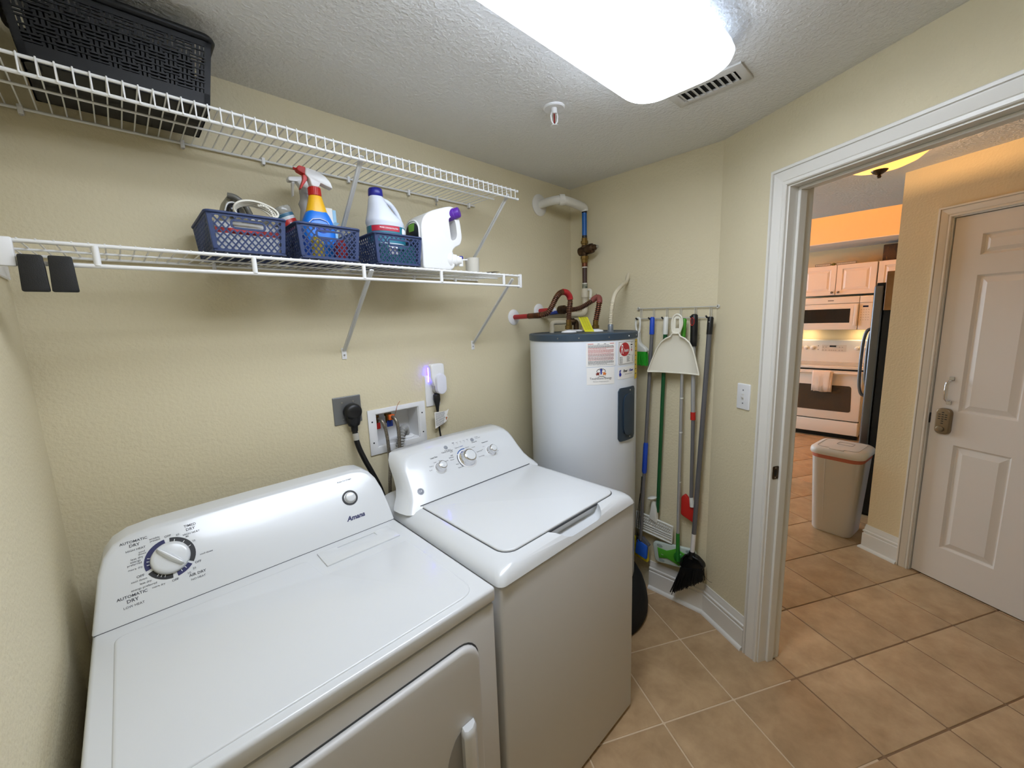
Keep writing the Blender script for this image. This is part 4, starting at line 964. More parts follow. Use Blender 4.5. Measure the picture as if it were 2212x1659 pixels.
# dustpan
dp = thing('dustpan', 'off-white plastic dustpan hanging in front of the broom poles', 'dustpan', (X1-.079, -.70, 1.30))
CREAM = M('cream_plastic', (230, 226, 210), .32, bump=(6, .05, 1))
PF = (Vector((X1-.079, 0, 0)), Vector((0, -1, 0)), Vector((0, 0, 1)), Vector((-1, 0, 0)))
half = [(.017, 1.500), (.024, 1.486), (.050, 1.474), (.072, 1.455), (.090, 1.425), (.104, 1.388), (.118, 1.345), (.132, 1.300)]
cu = .7005
cl_ = lambda z: .719-(1.59-z)*.065
outl = [(cl_(b)+a*1.0, b) for (a, b) in half] + [(cl_(b)-a, b) for (a, b) in half[::-1]]
# shallow scoop: rows of cross-sections, deeper towards the mouth
rows = []
for (a, b) in half:
    c = cl_(b); row = []; dpth = .004+.020*min(1, a/.1)
    for k in range(13):
        t = -1+2*k/12; row.append(Vector((X1-.079-.012+dpth*(1-abs(t)**4), -(c+a*t), b)))
    rows.append(row)
sc = MB(); n = 13
vs = [p for r in rows for p in r]; vs2 = [p+Vector((.003, 0, 0)) for p in vs]; N0 = len(vs); fs2 = []
for i in range(len(rows)-1):
    for k in range(n-1):
        a = i*n+k; fs2.append((a, a+1, a+n+1, a+n)); fs2.append((N0+a, N0+a+n, N0+a+n+1, N0+a+1))
bnd = [i*n for i in range(len(rows))] + [(len(rows)-1)*n+k for k in range(n)] + [i*n+n-1 for i in range(len(rows)-1, -1, -1)] + [n-1-k for k in range(n)]
for i in range(len(bnd)-1): fs2.append((bnd[i], bnd[i+1], N0+bnd[i+1], N0+bnd[i]))
sc.add(vs+vs2, fs2); sc.build('pan', CREAM, dp, smooth=60)
rim = [rows[i][0] for i in range(len(rows)-1, -1, -1)] + [rows[i][-1] for i in range(len(rows))]
MB().tube(rim, .0042, n=8).build('rolled_rim', CREAM, dp, smooth=60)
MB().tube([rows[-1][k]+Vector((-.001, 0, 0)) for k in range(n)], .0035, n=6).build('front_lip', CREAM, dp, smooth=60)
ho_ = roundpoly([(.697, 1.500), (.692, 1.545), (.697, 1.582), (.719, 1.597), (.741, 1.582), (.746, 1.545), (.733, 1.500)], .014, 4)
hi_ = rrect(.713, .727, 1.525, 1.572, .0068, 4)
MB().tube([PF[0]+PF[1]*a+PF[2]*b+PF[3]*.012 for (a, b) in ho_], .0045, n=8).build('handle_rim', CREAM, dp, smooth=60)
hm = MB(); # handle web with a hang slot, built as strips round the slot
HW = (PF[0], PF[1], PF[2], PF[3])
hm.prism(HW, [(.699, 1.500), (.731, 1.500), (.7425, 1.526), (.696, 1.526)], .006, .010)
hm.prism(HW, [(.696, 1.526), (.711, 1.526), (.711, 1.572), (.698, 1.578), (.693, 1.545)], .006, .010); hm.prism(HW, [(.728, 1.526), (.7425, 1.526), (.744, 1.545), (.740, 1.580), (.728, 1.572)], .006, .010); hm.prism(HW, [(.698, 1.578), (.711, 1.572), (.728, 1.572), (.740, 1.580), (.719, 1.595)], .006, .010)
hm.build('handle_web', CREAM, dp, smooth=40)

# ================================================================== LIGHT SWITCH
ls = thing('light_switch', 'white toggle light switch on the wall beside the doorway', 'light switch', tuple(K+D*.185+Vector((0, 0, 1.217))))
MB().prism(DF, rrect(.150, .2205, 1.1585, 1.2755, .004, 2), 0, .006, inset=(.004, .004)).build('plate', PLASW, ls, smooth=50)
MB().fbox(DF, .179, .191, 1.203, 1.231, .005, .0068).build('slot', M('switch_slot', (208, 206, 200), .5), ls, smooth=None)
MB().add([DF[0]+DF[1]*u+DF[2]*v+DF[3]*w_ for (u, v, w_) in ((.1815, 1.211, .006), (.1885, 1.211, .006), (.1885, 1.222, .006), (.1815, 1.222, .006), (.182, 1.217, .017), (.188, 1.217, .017), (.188, 1.224, .018), (.182, 1.224, .018))], [(0, 3, 2, 1), (4, 5, 6, 7), (0, 1, 5, 4), (1, 2, 6, 5), (2, 3, 7, 6), (3, 0, 4, 7)]).build('toggle', PLASW, ls, smooth=None)
for z in (1.247, 1.187): MB().lathe([(.0035, .0055), (.003, .0068), (.0001, .007)], DF[0]+DF[1]*.185+DF[2]*z, DF[3], n=10).build('screw', GREYT, ls)

# ================================================================== OUTLETS AND SUPPLY BOX ON THE BACK WALL
BK = frame((0, 0, 0), (1, 0, 0), (0, 0, 1))     # w towards the room (-y)
do = thing('dryer_outlet', 'square grey steel outlet plate behind the dryer', 'outlet', (.791, 0, 1.26))
MB().prism(BK, rrect(.736, .847, 1.206, 1.317, .003, 2), 0, .004, inset=(.003, .003)).build('plate', M('brushed_steel_plate', (128, 130, 132), .4, metal=.6), do, smooth=50)
for (x, z) in ((.771, 1.294), (.815, 1.294), (.771, 1.228)): MB().lathe([(.0035, .0035), (.003, .0052), (.0001, .0056)], (x, 0, z), (0, -1, 0), n=10).build('screw', STEEL, do)
dc = thing('dryer_power_cord', 'thick black right-angle plug and cord of the dryer', 'cord', (.806, -.03, 1.2))
pg = MB(); pg.lathe([(.031, .005), (.034, .012), (.034, .032), (.029, .040), (.018, .043), (.0001, .044)], (.803, 0, 1.255), (0, -1, 0), n=28)
pg.build('plug_body', BLACK, dc, smooth=50)
MB().loft([[Vector((.803+w_*math.cos(t)*1.0, -.024+h_*math.sin(t), z)) for t in [2*math.pi*i/14 for i in range(14)]] for (z, w_, h_) in ((1.258, .033, .018), (1.235, .031, .018), (1.212, .026, .017), (1.200, .022, .016), (1.196, .014, .013), (1.176, .0125, .012))]).build('plug_neck', BLACK, dc, smooth=50)
MB().tube(spline([(.803, -.024, 1.205), (.803, -.026, 1.16), (.808, -.032, 1.115), (.822, -.045, 1.060), (.842, -.06, 1.0), (.862, -.08, .93), (.875, -.09, .85)], 6), .0105, n=12).build('cord', BLACK, dc, smooth=60)
MB().tube([(.8032, -.026, 1.168), (.8045, -.028, 1.140)], .0122, n=14).build('tape_wrap', M('silver_tape', (180, 178, 168), .4), dc, smooth=60)
# washer box
wbx = thing('washer_supply_box', 'white recessed washing machine supply box set into the wall', 'supply box', (1.0, 0, 1.06))
fo = MB(); a0, a1, c0, c1 = .869, 1.142, 1.049, 1.243; i0, i1, j0, j1 = .903, 1.107, 1.080, 1.223
ring_frame(fo, (a0, a1, c0, c1), (i0, i1, j0, j1), 0, .006, BK)
fo.build('face_frame', PLASW, wbx, smooth=30, bevel=(.0015, 2, 60))
bi = MB(); e0_, e1_, g0_, g1_, yb_ = i0+.004, i1-.004, j0+.004, j1-.004, .086
th_ = .003
bi.box(i0-.004, e0_-.001, -.002, yb_, j0-.004, j1+.004).box(e1_+.001, i1+.004, -.002, yb_, j0-.004, j1+.004).box(i0-.004, i1+.004, -.002, yb_, j0-.004, g0_-.001).box(i0-.004, i1+.004, -.002, yb_, g1_+.001, j1+.004).box(i0-.004, i1+.004, yb_, yb_+.003, j0-.004, j1+.004)
bi.build('recess', PLASW, wbx, smooth=None)
for (x, z) in ((.886, 1.192), (1.1245, 1.190), (.886, 1.102), (1.1245, 1.100)): MB().lathe([(.0042, .0055), (.003, .0065), (.0001, .0068)], (x, 0, z), (0, -1, 0), n=10).build('screw_hole', BLACK, wbx)
for (x, m_, l_) in ((.924, REDP, 'red'), (.982, M('blue_handle', (30, 60, 150), .4), 'blue')):
    MB().lathe([(.012, 0), (.012, .03), (.016, .032), (.016, .042)], (x, .045, 1.165), n=12).build('valve', BRASS, wbx, smooth=40)
    MB().tube([(x, .045, 1.19), (x, .010, 1.196)], .008, n=10).build('valve_outlet', BRASS, wbx)
    MB().box(x-.014, x+.014, .028, .034, 1.148, 1.176).build('valve_handle', m_, wbx, smooth=30, bevel=(.003, 2))
MB().box(.968, .994, .004, .020, 1.182, 1.206).build('orange_tag', M('orange_plastic', (226, 104, 36), .5), wbx, smooth=30, bevel=(.003, 2))
MB().lathe([(.034, 0), (.036, .004), (.030, .010), (.024, .011)], (1.058, .035, g0_-.001), n=24).build('drain_collar', PLASW, wbx, smooth=50)
BRAID = M('braided_steel_hose', (150, 142, 128), .35, metal=.6, var=(400, (96, 90, 82), .4, .6))
def hose(name, label, pts, r, mat, rib=None, cat='hose'):
    pts = spline(pts, 7)
    if rib: p, rr = ribbed(pts, rib[0], rib[1], rib[2]); m_ = MB().tube(p, rr, n=12)
    else: m_ = MB().tube(pts, r, n=10)
    o_ = m_.build(name, mat, None, smooth=60, loc=tuple(pts[0])); return tag(o_, label, cat)
hose('supply_hose', 'braided steel supply hose dropping from the left valve', [(.924, .012, 1.196), (.926, -.008, 1.192), (.932, -.022, 1.165), (.936, -.030, 1.10), (.932, -.040, 1.0), (.915, -.06, .93), (.900, -.08, .86)], .0072, BRAID)
hose('supply_hose', 'braided steel supply hose in front of the grey drain hose', [(.982, .010, 1.196), (.986, -.010, 1.190), (.990, -.024, 1.16), (.989, -.030, 1.10), (.982, -.036, 1.03), (.965, -.050, .96), (.95, -.07, .88)], .0078, BRAID)
hose('drain_hose', 'grey corrugated drain hose hooked into the supply box', [(1.058, .035, 1.084), (1.056, .034, 1.106), (1.044, .018, 1.128), (1.022, -.004, 1.128), (1.003, -.020, 1.10), (.994, -.020, 1.05), (.990, -.030, .99), (.980, -.050, .90)], .015, M('grey_corrugated_plastic', (150, 150, 146), .5), rib=(.0135, .0185, .0105))
w_ = MB().tube(spline([(.990, .004, 1.195), (.994, -.006, 1.215), (1.002, -.012, 1.245), (1.014, -.014, 1.262)], 4), .0011, n=5).build('copper_wire', M('bare_copper', (190, 120, 80), .35, metal=.8), None, loc=(.99, .004, 1.195)); tag(w_, 'thin bare copper wire sticking up from the supply box', 'wire')
# second outlet, adapter, cord
wo_ = thing('wall_outlet', 'tall white wall outlet plate behind the plug-in adapter', 'outlet', (1.19, 0, 1.28))
MB().prism(BK, rrect(1.151, 1.2275, 1.2105, 1.356, .004, 2), 0, .006, inset=(.003, .003)).build('plate', PLASW, wo_, smooth=50)
MB().prism(BK, ellipse(1.196, 1.252, .016, .017, 18), .005, .008).build('lower_receptacle', PLASW, wo_, smooth=50)
ad = thing('plug_in_adapter', 'white rounded plug-in adapter glowing blue along its edge', 'adapter', (1.2, -.02, 1.31))
AX = .0065
MB().prism(BK, roundpoly([(1.170, 1.340), (1.169, 1.408), (1.240, 1.408), (1.241, 1.318), (1.228, 1.300), (1.186, 1.300)], .014, 5), .010, .036, inset=(.006, .006)).build('body', PLASW, ad, smooth=60)
MB().prism(BK, rrect(1.185, 1.237, 1.268, 1.362, .0255, 8), .034, .054, inset=(.004, .004)).build('front_knob', M('lavender_white_plastic', (226, 226, 236), .4), ad, smooth=60)
MB().prism(BK, rrect(1.184, 1.232, 1.270, 1.335, .018, 5), .008, .030).build('translucent_foot', M('smoky_clear_plastic', (170, 168, 158), .3), ad, smooth=60)
led = M('blue_led', (90, 80, 255), .5, emit=((64, 44, 255), 40.0))
MB().box(1.1660, 1.1695, -.0110, -.0085, 1.325, 1.392).build('led_strip', led, ad, smooth=None)
wc_ = thing('washer_power_cord', 'thin black plug and cord hanging below the white adapter', 'cord', (1.198, -.03, 1.2))
MB().loft([[Vector((1.198+w2*math.cos(t), -.022+d2*math.sin(t), z)) for t in [2*math.pi*i/14 for i in range(14)]] for (z, w2, d2) in ((1.268, .012, .012), (1.262, .0165, .015), (1.240, .0165, .015), (1.222, .012, .012), (1.214, .0105, .010), (1.206, .0085, .0085), (1.172, .0045, .0045))]).build('plug', BLACK, wc_, smooth=60)
MB().tube(spline([(1.198, -.022, 1.18), (1.199, -.022, 1.13), (1.201, -.026, 1.08), (1.204, -.034, 1.03), (1.208, -.05, .97), (1.21, -.07, .90)], 5), .0042, n=8).build('cord', BLACK, wc_, smooth=60)
tg = MB().prism((Vector((0, -.028, 0)), Vector((1, 0, 0)), Vector((0, 0, 1)), Vector((0, -1, 0))), [(1.176, 1.184), (1.240, 1.180), (1.256, 1.186), (1.243, 1.158), (1.252, 1.150), (1.236, 1.128), (1.176, 1.106)], 0, .0006).build('paper_tag', PAPER, wc_, smooth=None, label='crumpled white warning tag on the cord')
tl_ = MB(); rnd = random.Random(5)
for i in range(13):
    z = 1.176-.0048*i; x = 1.181
    while x < 1.231-(i*.0006):
        l = .002+rnd.random()*.006; tl_.box(x, min(1.234, x+l), -.0290, -.0287, z, z+.0022); x += l+.0012
tl_.build('tag_print', GREYP, tg, smooth=None)
MB().prism((Vector((0, -.0287, 0)), Vector((1, 0, 0)), Vector((0, 0, 1)), Vector((0, -1, 0))), [(1.236, 1.150), (1.247, 1.151), (1.238, 1.134)], 0, .0004).build('orange_corner', M('brown_orange_print', (180, 100, 40), .6), tg, smooth=None)
# ================================================================== WIRE SHELVES
def boolean(o, cutter):
    md = o.modifiers.new('b', 'BOOLEAN'); md.object = cutter; md.operation = 'DIFFERENCE'; md.solver = 'EXACT'
    bpy.context.view_layer.update()
    me = bpy.data.meshes.new_from_object(o.evaluated_get(bpy.context.evaluated_depsgraph_get()))
    o.modifiers.clear(); o.data = me; bpy.data.objects.remove(cutter)
    for p in me.polygons: p.use_smooth = True
    me.set_sharp_from_angle(angle=math.radians(45)); return o
def brace(sh, x, zf, zw, yf=-.300):
    b = MB()
    d_ = Vector((0, -yf, zw-zf)).normalized(); n_ = Vector((0, d_.z, -d_.y))
    A = Vector((x, yf, zf)); B = Vector((x, -.006, zw))
    prof = [(-.0075, .0), (-.0065, .006), (0, .0025), (.0065, .006), (.0075, .0), (0, -.003)]
    b.loft([[A+Vector((a, 0, 0))+n_*c for (a, c) in prof], [B+Vector((a, 0, 0))+n_*c for (a, c) in prof]])
    b.build('brace', M('grey_white_brace', (206, 206, 204), .4), sh, smooth=30)
    MB().box(x-.0095, x+.0095, -.0035, 0, zw-.036, zw+.008).build('brace_foot', PLASW, sh, smooth=30, bevel=(.0015, 2))
    MB().lathe([(.0042, .003), (.0032, .0052), (.0001, .0056)], (x, 0, zw-.020), (0, -1, 0), n=10).build('screw', STEEL, sh)
us = thing('wire_shelf', 'upper white wire shelf close below the ceiling', 'shelf', (.744, 0, 2.14))
def rail(sh, name, y, z, x0, x1, r, n=10): return MB().tube([(x0, y, z), (x1, y, z)], r, n=n).build(name, WIRE, sh, smooth=60)
rail(us, 'back_rail', -.010, 2.1410, .003, 1.489, .0036); rail(us, 'middle_rail', -.155, 2.1395, .003, 1.486, .0030)
rail(us, 'front_top_rail', -.3035, 2.1385, .003, 1.488, .0036); rail(us, 'front_bottom_rail', -.3035, 2.1060, .003, 1.486, .0040)
w0 = None
for i in range(58):
    x = .030+.02525*i
    if w0 is None:
        w0 = MB().tube([(x, -.008, 2.1455), (x, -.155, 2.1445), (x, -.302, 2.1435), (x, -.3075, 2.1420), (x, -.3085, 2.138), (x, -.3085, 2.104)], .00175, n=6).build('cross_wire', WIRE, us, smooth=60)
    else: inst(w0, us, (x-.030, 0, 0))
for z in (2.1385, 2.106): MB().tube([(1.483, -.3035, z), (1.490, -.3035, z)], .0052, n=10).build('end_cap', PLASW, us, smooth=60)
for x in (.078, .386, .595, .878, 1.133, 1.273, 1.454):
    c_ = MB().box(x-.005, x+.005, -.016, 0, 2.128, 2.150).build('wall_clip', PLASW, us, smooth=30, bevel=(.002, 2))
    MB().lathe([(.004, 0), (.0035, .002), (.0001, .003)], (x, -.010, 2.128), (0, -.5, -1), n=8).build('clip_nail', STEEL, c_)
for x in (.893, 1.268):
    MB().tube([(x, -.012+.0055*math.cos(a), 2.1285+.0095*math.sin(a)-.004) for a in [2*math.pi*i/14 for i in range(14)]], .0011, n=6, closed=True).build('hook_ring', STEEL, us, smooth=60)
    MB().ball((x, -.012, 2.112), .0042, 10).build('hook_ball', STEEL, us, smooth=60)
brace(us, .800, 2.120, 1.850); brace(us, 1.434, 2.120, 1.850)
lsf = thing('wire_shelf', 'lower white wire shelf carrying the blue baskets', 'shelf', (.744, 0, 1.78))
rail(lsf, 'back_rail', -.010, 1.7930, .003, 1.486, .0036); rail(lsf, 'middle_rail', -.155, 1.7880, .003, 1.486, .0028)
rail(lsf, 'front_top_rail', -.3035, 1.7845, .003, 1.484, .0045); rail(lsf, 'front_bottom_rail', -.3035, 1.7410, .003, 1.482, .0048)
w1 = None
for i in range(58):
    x = .030+.02525*i
    if w1 is None: w1 = MB().tube([(x, -.007, 1.7975), (x, -.110, 1.7935), (x, -.205, 1.7910), (x, -.302, 1.7895), (x, -.3075, 1.7870)], .00175, n=6).build('cross_wire', WIRE, lsf, smooth=60)
    else: inst(w1, lsf, (x-.030, 0, 0))
for x in (.165, .466, .772, 1.070, 1.388): MB().tube([(x, -.3045, 1.7835), (x, -.3045, 1.742)], .0062, n=10).build('strut', WIRE, lsf, smooth=60)
MB().prism((Vector((1.480, 0, 0)), Vector((0, 1, 0)), Vector((0, 0, 1)), Vector((1, 0, 0))), roundpoly([(-.312, 1.734), (-.294, 1.734), (-.296, 1.745), (-.299, 1.764), (-.296, 1.783), (-.294, 1.792), (-.312, 1.792)], .002, 2), 0, .010).build('end_cap', PLASW, lsf, smooth=40)
MB().box(.0, .050, -.312, -.300, 1.733, 1.790).build('wall_bracket', PLASW, lsf, smooth=30, bevel=(.003, 2)); MB().box(.0, .006, -.310, -.02, 1.730, 1.789).build('wall_bracket_arm', PLASW, lsf, smooth=30, bevel=(.002, 1))
for x in (.42, 1.13, 1.35): MB().box(x-.005, x+.005, -.016, 0, 1.781, 1.802).build('wall_clip', PLASW, lsf, smooth=30, bevel=(.002, 2))
brace(lsf, .800, 1.772, 1.500); brace(lsf, 1.4425, 1.772, 1.490)
# black pouches clipped under the shelf
for (x0, x1, nm) in ((.0515, .0885, 'flat black clip-on holder under the shelf, touching the white end bracket'), (.0925, .1300, 'flat black clip-on holder under the shelf, second from the left wall')):
    t_ = thing('clip_on_holder', nm, 'holder', ((x0+x1)/2, -.315, 1.683), 'black holders clipped under the lower shelf')
    MB().prism((Vector((0, -.310, 0)), Vector((1, 0, 0)), Vector((0, 0, 1)), Vector((0, -1, 0))), roundpoly([(x0+.001, 1.757), (x1-.002, 1.757), (x1, 1.683), (x0-.002, 1.683)], .004, 3), 0, .009, inset=(.002, .002)).build('front', M('black_grained_plastic', (20, 20, 21), .5, bump=(700, .2, 2)), t_, smooth=50)
    MB().box(x0+.002, x1-.002, -.3105, -.290, 1.735, 1.7385).build('lip', BLACK, t_, smooth=None); MB().box(x0+.002, x1-.002, -.2935, -.290, 1.688, 1.7385).build('back', BLACK, t_, smooth=None)

# ================================================================== BLACK WOVEN BASKET
bb = thing('storage_basket', 'large black woven plastic basket on the upper shelf under the ceiling', 'basket', (.265, -.165, 2.147))
BBM = M('black_basket_plastic', (15, 16, 18), .5); BBM.node_tree.nodes['Principled BSDF'].inputs['Specular IOR Level'].default_value = .35
BX0, BX1, BY0, BY1, BZ0, BZ1 = .092, .438, -.286, -.046, 2.1475, 2.305
def bpt(side, s, z):
    """s 0..1 along the side; sides taper towards the bottom"""
    t = (z-BZ0)/(BZ1-BZ0); k = .019*(1-t)
    x0, x1, y0, y1 = BX0+k, BX1-k, BY0+k, BY1-k
    return {'f': Vector((x0+(x1-x0)*s, y0, z)), 'b': Vector((x0+(x1-x0)*s, y1, z)), 'l': Vector((x0, y0+(y1-y0)*s, z)), 'r': Vector((x1, y0+(y1-y0)*s, z))}[side]
for side, nor, L in (('f', (0, -1, 0), .33), ('b', (0, 1, 0), .33), ('l', (-1, 0, 0), .22), ('r', (1, 0, 0), .22)):
    m_ = MB(); N_ = Vector(nor)*.0016
    def strip(s0, s1, z0, z1, off):
        P4 = [bpt(side, s0, z0), bpt(side, s1, z0), bpt(side, s1, z1), bpt(side, s0, z1)]
        o_ = Vector(nor)*off
        m_.add([p+o_-N_ for p in P4]+[p+o_+N_ for p in P4], [(0, 3, 2, 1), (4, 5, 6, 7), (0, 1, 5, 4), (1, 2, 6, 5), (2, 3, 7, 6), (3, 0, 4, 7)])
    zlo, zhi = BZ0+.034, BZ1-.020
    nc = int(L/.027); nr = 5; e = .012/L
    for c in range(nc):
        s0 = e+(1-2*e)*c/nc; s1 = e+(1-2*e)*(c+1)/nc; ds = s1-s0
        for r in range(nr):
            z0 = zlo+(zhi-zlo)*r/nr; z1 = zlo+(zhi-zlo)*(r+1)/nr; dz = z1-z0
            if (c+r) % 2 == 0:
                for k in range(3): strip(s0-.10*ds, s1+.10*ds, z0+dz*(k/3+.06), z0+dz*(k/3+.22), .0012)
                strip(s0+ds*.44, s0+ds*.56, z0, z1, -.001)
            else:
                for k in range(3): strip(s0+ds*(k/3+.06), s0+ds*(k/3+.27), z0-.06*dz, z1+.06*dz, -.0012)
                strip(s0, s1, z0+dz*.42, z0+dz*.56, .001)
    tag(m_.build('woven_side', BBM, bb, smooth=None), kind='stuff')
    m2_ = MB(); m_ = m2_; strip(0, 1, BZ0, zlo, 0); strip(0, 1, zhi, BZ1, 0); strip(0, e, BZ0, BZ1, 0); strip(1-e, 1, BZ0, BZ1, 0)
    m2_.build('side_border', BBM, bb, smooth=None)
rp_ = rrect(BX0-.003, BX1+.003, BY0-.003, BY1+.003, .022, 5)
MB().tube([(a, b, BZ1) for (a, b) in rp_], .0085, n=8, closed=True).build('rim', BBM, bb, smooth=60)
MB().prism(XY(), rrect(BX0+.018, BX1-.018, BY0+.018, BY1-.018, .02, 4), BZ0, BZ0+.004).build('bottom', BBM, bb, smooth=40)
fc_ = MB().box(BX0+.034, BX1-.034, BY0+.040, BY1-.034, BZ0+.006, BZ1-.024).build('basket_filler', M('charcoal_filler', (7, 7, 8), .95, bump=(60, .5, 3)), None, smooth=40, bevel=(.016, 3), loc=(.265, -.165, BZ0+.006)); tag(fc_, 'dark blanket filling the black woven basket', 'filler')  # plain block added so no light shows through the basket weave

# ================================================================== BLUE LATTICE BASKETS
BLUEB = M('slate_blue_plastic', (48, 63, 102), .5)
def lattice_basket(x0, x1, label, first=[None]):
    y0, y1, z0, z1 = -.286, -.042, 1.7990, 1.8955
    t = thing('lattice_basket', label, 'basket', ((x0+x1)/2, (y0+y1)/2, z0), 'blue lattice baskets on the lower shelf')
    tp = .008
    def side_frame(kind):
        if kind == 'f': return (Vector((x0, y0, z0)), Vector((1, 0, 0)), x1-x0, Vector((0, -1, 0)))
        if kind == 'b': return (Vector((x0, y1, z0)), Vector((1, 0, 0)), x1-x0, Vector((0, 1, 0)))
        if kind == 'l': return (Vector((x0, y0, z0)), Vector((0, 1, 0)), y1-y0, Vector((-1, 0, 0)))
        return (Vector((x1, y0, z0)), Vector((0, 1, 0)), y1-y0, Vector((1, 0, 0)))
    h = z1-z0
    for kind in 'fblr':
        o_, U_, L, N_ = side_frame(kind)
        def P(u, v, w):
            k = tp*(1-v/h); f = (L-2*k)/L
            return o_+U_*(k+u*f)+Vector((0, 0, v))+N_*(w-k)
        m_ = MB()
        hs = (L/2-.040, L/2+.040, h-.036, h-.016) if kind in 'fb' else None      # hand slot
        def seg(a, b, wd, th=.0011):
            A = Vector(a); B = Vector(b); d_ = (B-A); l_ = d_.length
            if l_ < .002: return
            d_.normalize(); n_ = Vector((-d_.y, d_.x))*wd/2
            pts = [A-n_, B-n_, B+n_, A+n_]
            m_.add([P(p.x, p.y, -th) for p in pts]+[P(p.x, p.y, th) for p in pts], [(0, 3, 2, 1), (4, 5, 6, 7), (0, 1, 5, 4), (1, 2, 6, 5), (2, 3, 7, 6), (3, 0, 4, 7)])
        pit = .0165; lo_, hi_ = .005, h-.007; c0_, c1_ = .008, L-.008; sl = 1.15
        def clip_in(u, v):
            return c0_ <= u <= c1_ and lo_ <= v <= hi_ and not (hs and hs[0]-.004 < u < hs[1]+.004 and hs[2]-.004 < v < hs[3]+.004)
        k = -h*2
        while k < L+h*2:
            for s in (1, -1):
                run = None; N = 60
                for i in range(N+1):
                    v = lo_+(hi_-lo_)*i/N; u = k+s*v/sl
                    if clip_in(u, v):
                        if run is None: run = (u, v)
                        last = (u, v)
                    if (not clip_in(u, v) or i == N) and run is not None: seg(run, last, .0036); run = None
            k += pit
        for (a, b, wd) in (((0, .003), (L, .003), .006), ((0, h-.004), (L, h-.004), .008), ((.005, 0), (.005, h), .010), ((L-.005, 0), (L-.005, h), .010)): seg(a, b, wd, .0012)
        if hs:
            rr_ = rrect(hs[0], hs[1], hs[2], hs[3], .008, 4)
            for i in range(len(rr_)): seg(rr_[i], rr_[(i+1) % len(rr_)], .0055, .0016)
        m_.build('lattice_side', BLUEB, t, smooth=None)
    MB().tube([(a, b, z1) for (a, b) in rrect(x0-.002, x1+.002, y0-.002, y1+.002, .012, 4)], .0036, n=8, closed=True).build('rim', BLUEB, t, smooth=60)
    bt = MB(); k = tp
    for i in range(9):
        y = y0+k+(y1-y0-2*k)*i/8; bt.box(x0+k, x1-k, y-.004, y+.004, z0-.001, z0+.0015)
    for i in range(7):
        x = x0+k+(x1-x0-2*k)*i/6; bt.box(x-.004, x+.004, y0+k, y1-k, z0-.0012, z0+.0013)
    bt.build('bottom_grid', BLUEB, t, smooth=None)
    return t
lattice_basket(.377, .560, 'blue lattice basket holding the iron and white cord')
lattice_basket(.590, .776, 'blue lattice basket holding the spray bottles')
lattice_basket(.828, 1.006, 'blue lattice basket holding the bleach bottle')
BZ = 1.8012
# iron
ir = thing('clothes_iron', 'grey and white clothes iron standing in the left blue basket', 'iron', (.46, -.12, BZ))
IG = M('iron_grey_plastic', (150, 148, 136), .4)
MB().prism((Vector((0, -.155, 0)), Vector((1, 0, 0)), Vector((0, 0, 1)), Vector((0, -1, 0))), roundpoly([(.425, BZ), (.500, BZ), (.505, 1.90), (.494, 1.945), (.478, 1.972), (.456, 1.979), (.448, 1.965), (.440, 1.935), (.430, 1.88)], .015, 4), -.085, 0, inset=(.012, .012)).build('body', IG, ir, smooth=60)
MB().tube(spline([(.452, -.165, 1.972), (.470, -.170, 1.968), (.490, -.172, 1.950), (.502, -.170, 1.925)], 5), .008, n=10).build('handle', M('iron_dark_trim', (96, 94, 86), .4), ir, smooth=60)
MB().ball((.461, -.163, 1.932), (.016, .008, .020), 14).build('dark_window', M('iron_dark_glass', (30, 30, 34), .2), ir, smooth=60)
MB().tube(spline([(.442, -.160, 1.930), (.450, -.164, 1.950), (.466, -.164, 1.955), (.476, -.164, 1.942)], 5), .0022, n=6).build('trim_line', PLASW, ir, smooth=60)
cw = MB()
for k in range(4):
    r0_, r1_ = .050+.003*k, .026+.002*k
    cw.tube([(.508+r0_*math.cos(a)*.95+.002*k, -.175-.006*k+.008*math.sin(2*a), 1.924+.026*math.sin(a)+.003*k) for a in [2*math.pi*i/30 for i in range(30)]], .0032, n=7, closed=True)
cwo = cw.build('power_cord_coil', M('cream_cord', (232, 228, 214), .5), None, smooth=60, loc=(.508, -.18, 1.92)); tag(cwo, 'coiled cream power cord heaped on the iron', 'cord')
cs = MB(); sp_ = spline([(.515, -.205, 1.945), (.530, -.208, 1.946), (.545, -.205, 1.938), (.556, -.195, 1.922)], 8); p_, r_ = ribbed(sp_, .0028, .0048, .005); cs.tube(p_, r_, n=8)
cso = cs.build('strain_relief', M('cream_cord', (232, 228, 214), .5), cwo, smooth=40)
bx_ = thing('folded_board', 'white and red packet seen through the slot of the iron basket', 'packet', (.47, -.25, BZ))
MB().box(.395, .545, -.268, -.250, BZ+.001, 1.878).build('packet', M('white_card', (232, 232, 230), .6), bx_, smooth=None); MB().box(.395, .545, -.2685, -.268, 1.848, 1.862).build('red_stripe', REDP, bx_, smooth=None)
# jar
jr = thing('round_jar', 'clear lidded jar with red label leaning out of the middle basket', 'jar', (.636, -.106, 1.90))
jax = Vector((-.40, 0, .92)).normalized(); jc = Vector((.628, -.106, 1.917))
MB().lathe([(.022, -.02), (.026, -.016), (.027, .038), (.026, .044)], jc, jax, n=24).build('jar_body', M('frosted_white_jar', (214, 220, 222), .3), jr, smooth=50)
MB().lathe([(.0272, -.012), (.0274, .022), (.0272, .0225)], jc, jax, n=24).build('red_label', REDP, jr, smooth=50)
MB().lathe([(.0265, .032), (.0278, .033), (.0278, .041), (.0265, .042)], jc, jax, n=24).build('blue_band', M('teal_band', (60, 110, 136), .4), jr, smooth=50)
MB().lathe([(.027, .043), (.0285, .046), (.0285, .058), (.026, .064), (.012, .066), (.0001, .066)], jc, jax, n=24).build('clear_lid', M('clear_plastic', (214, 214, 206), .15, trans=.6), jr, smooth=50)
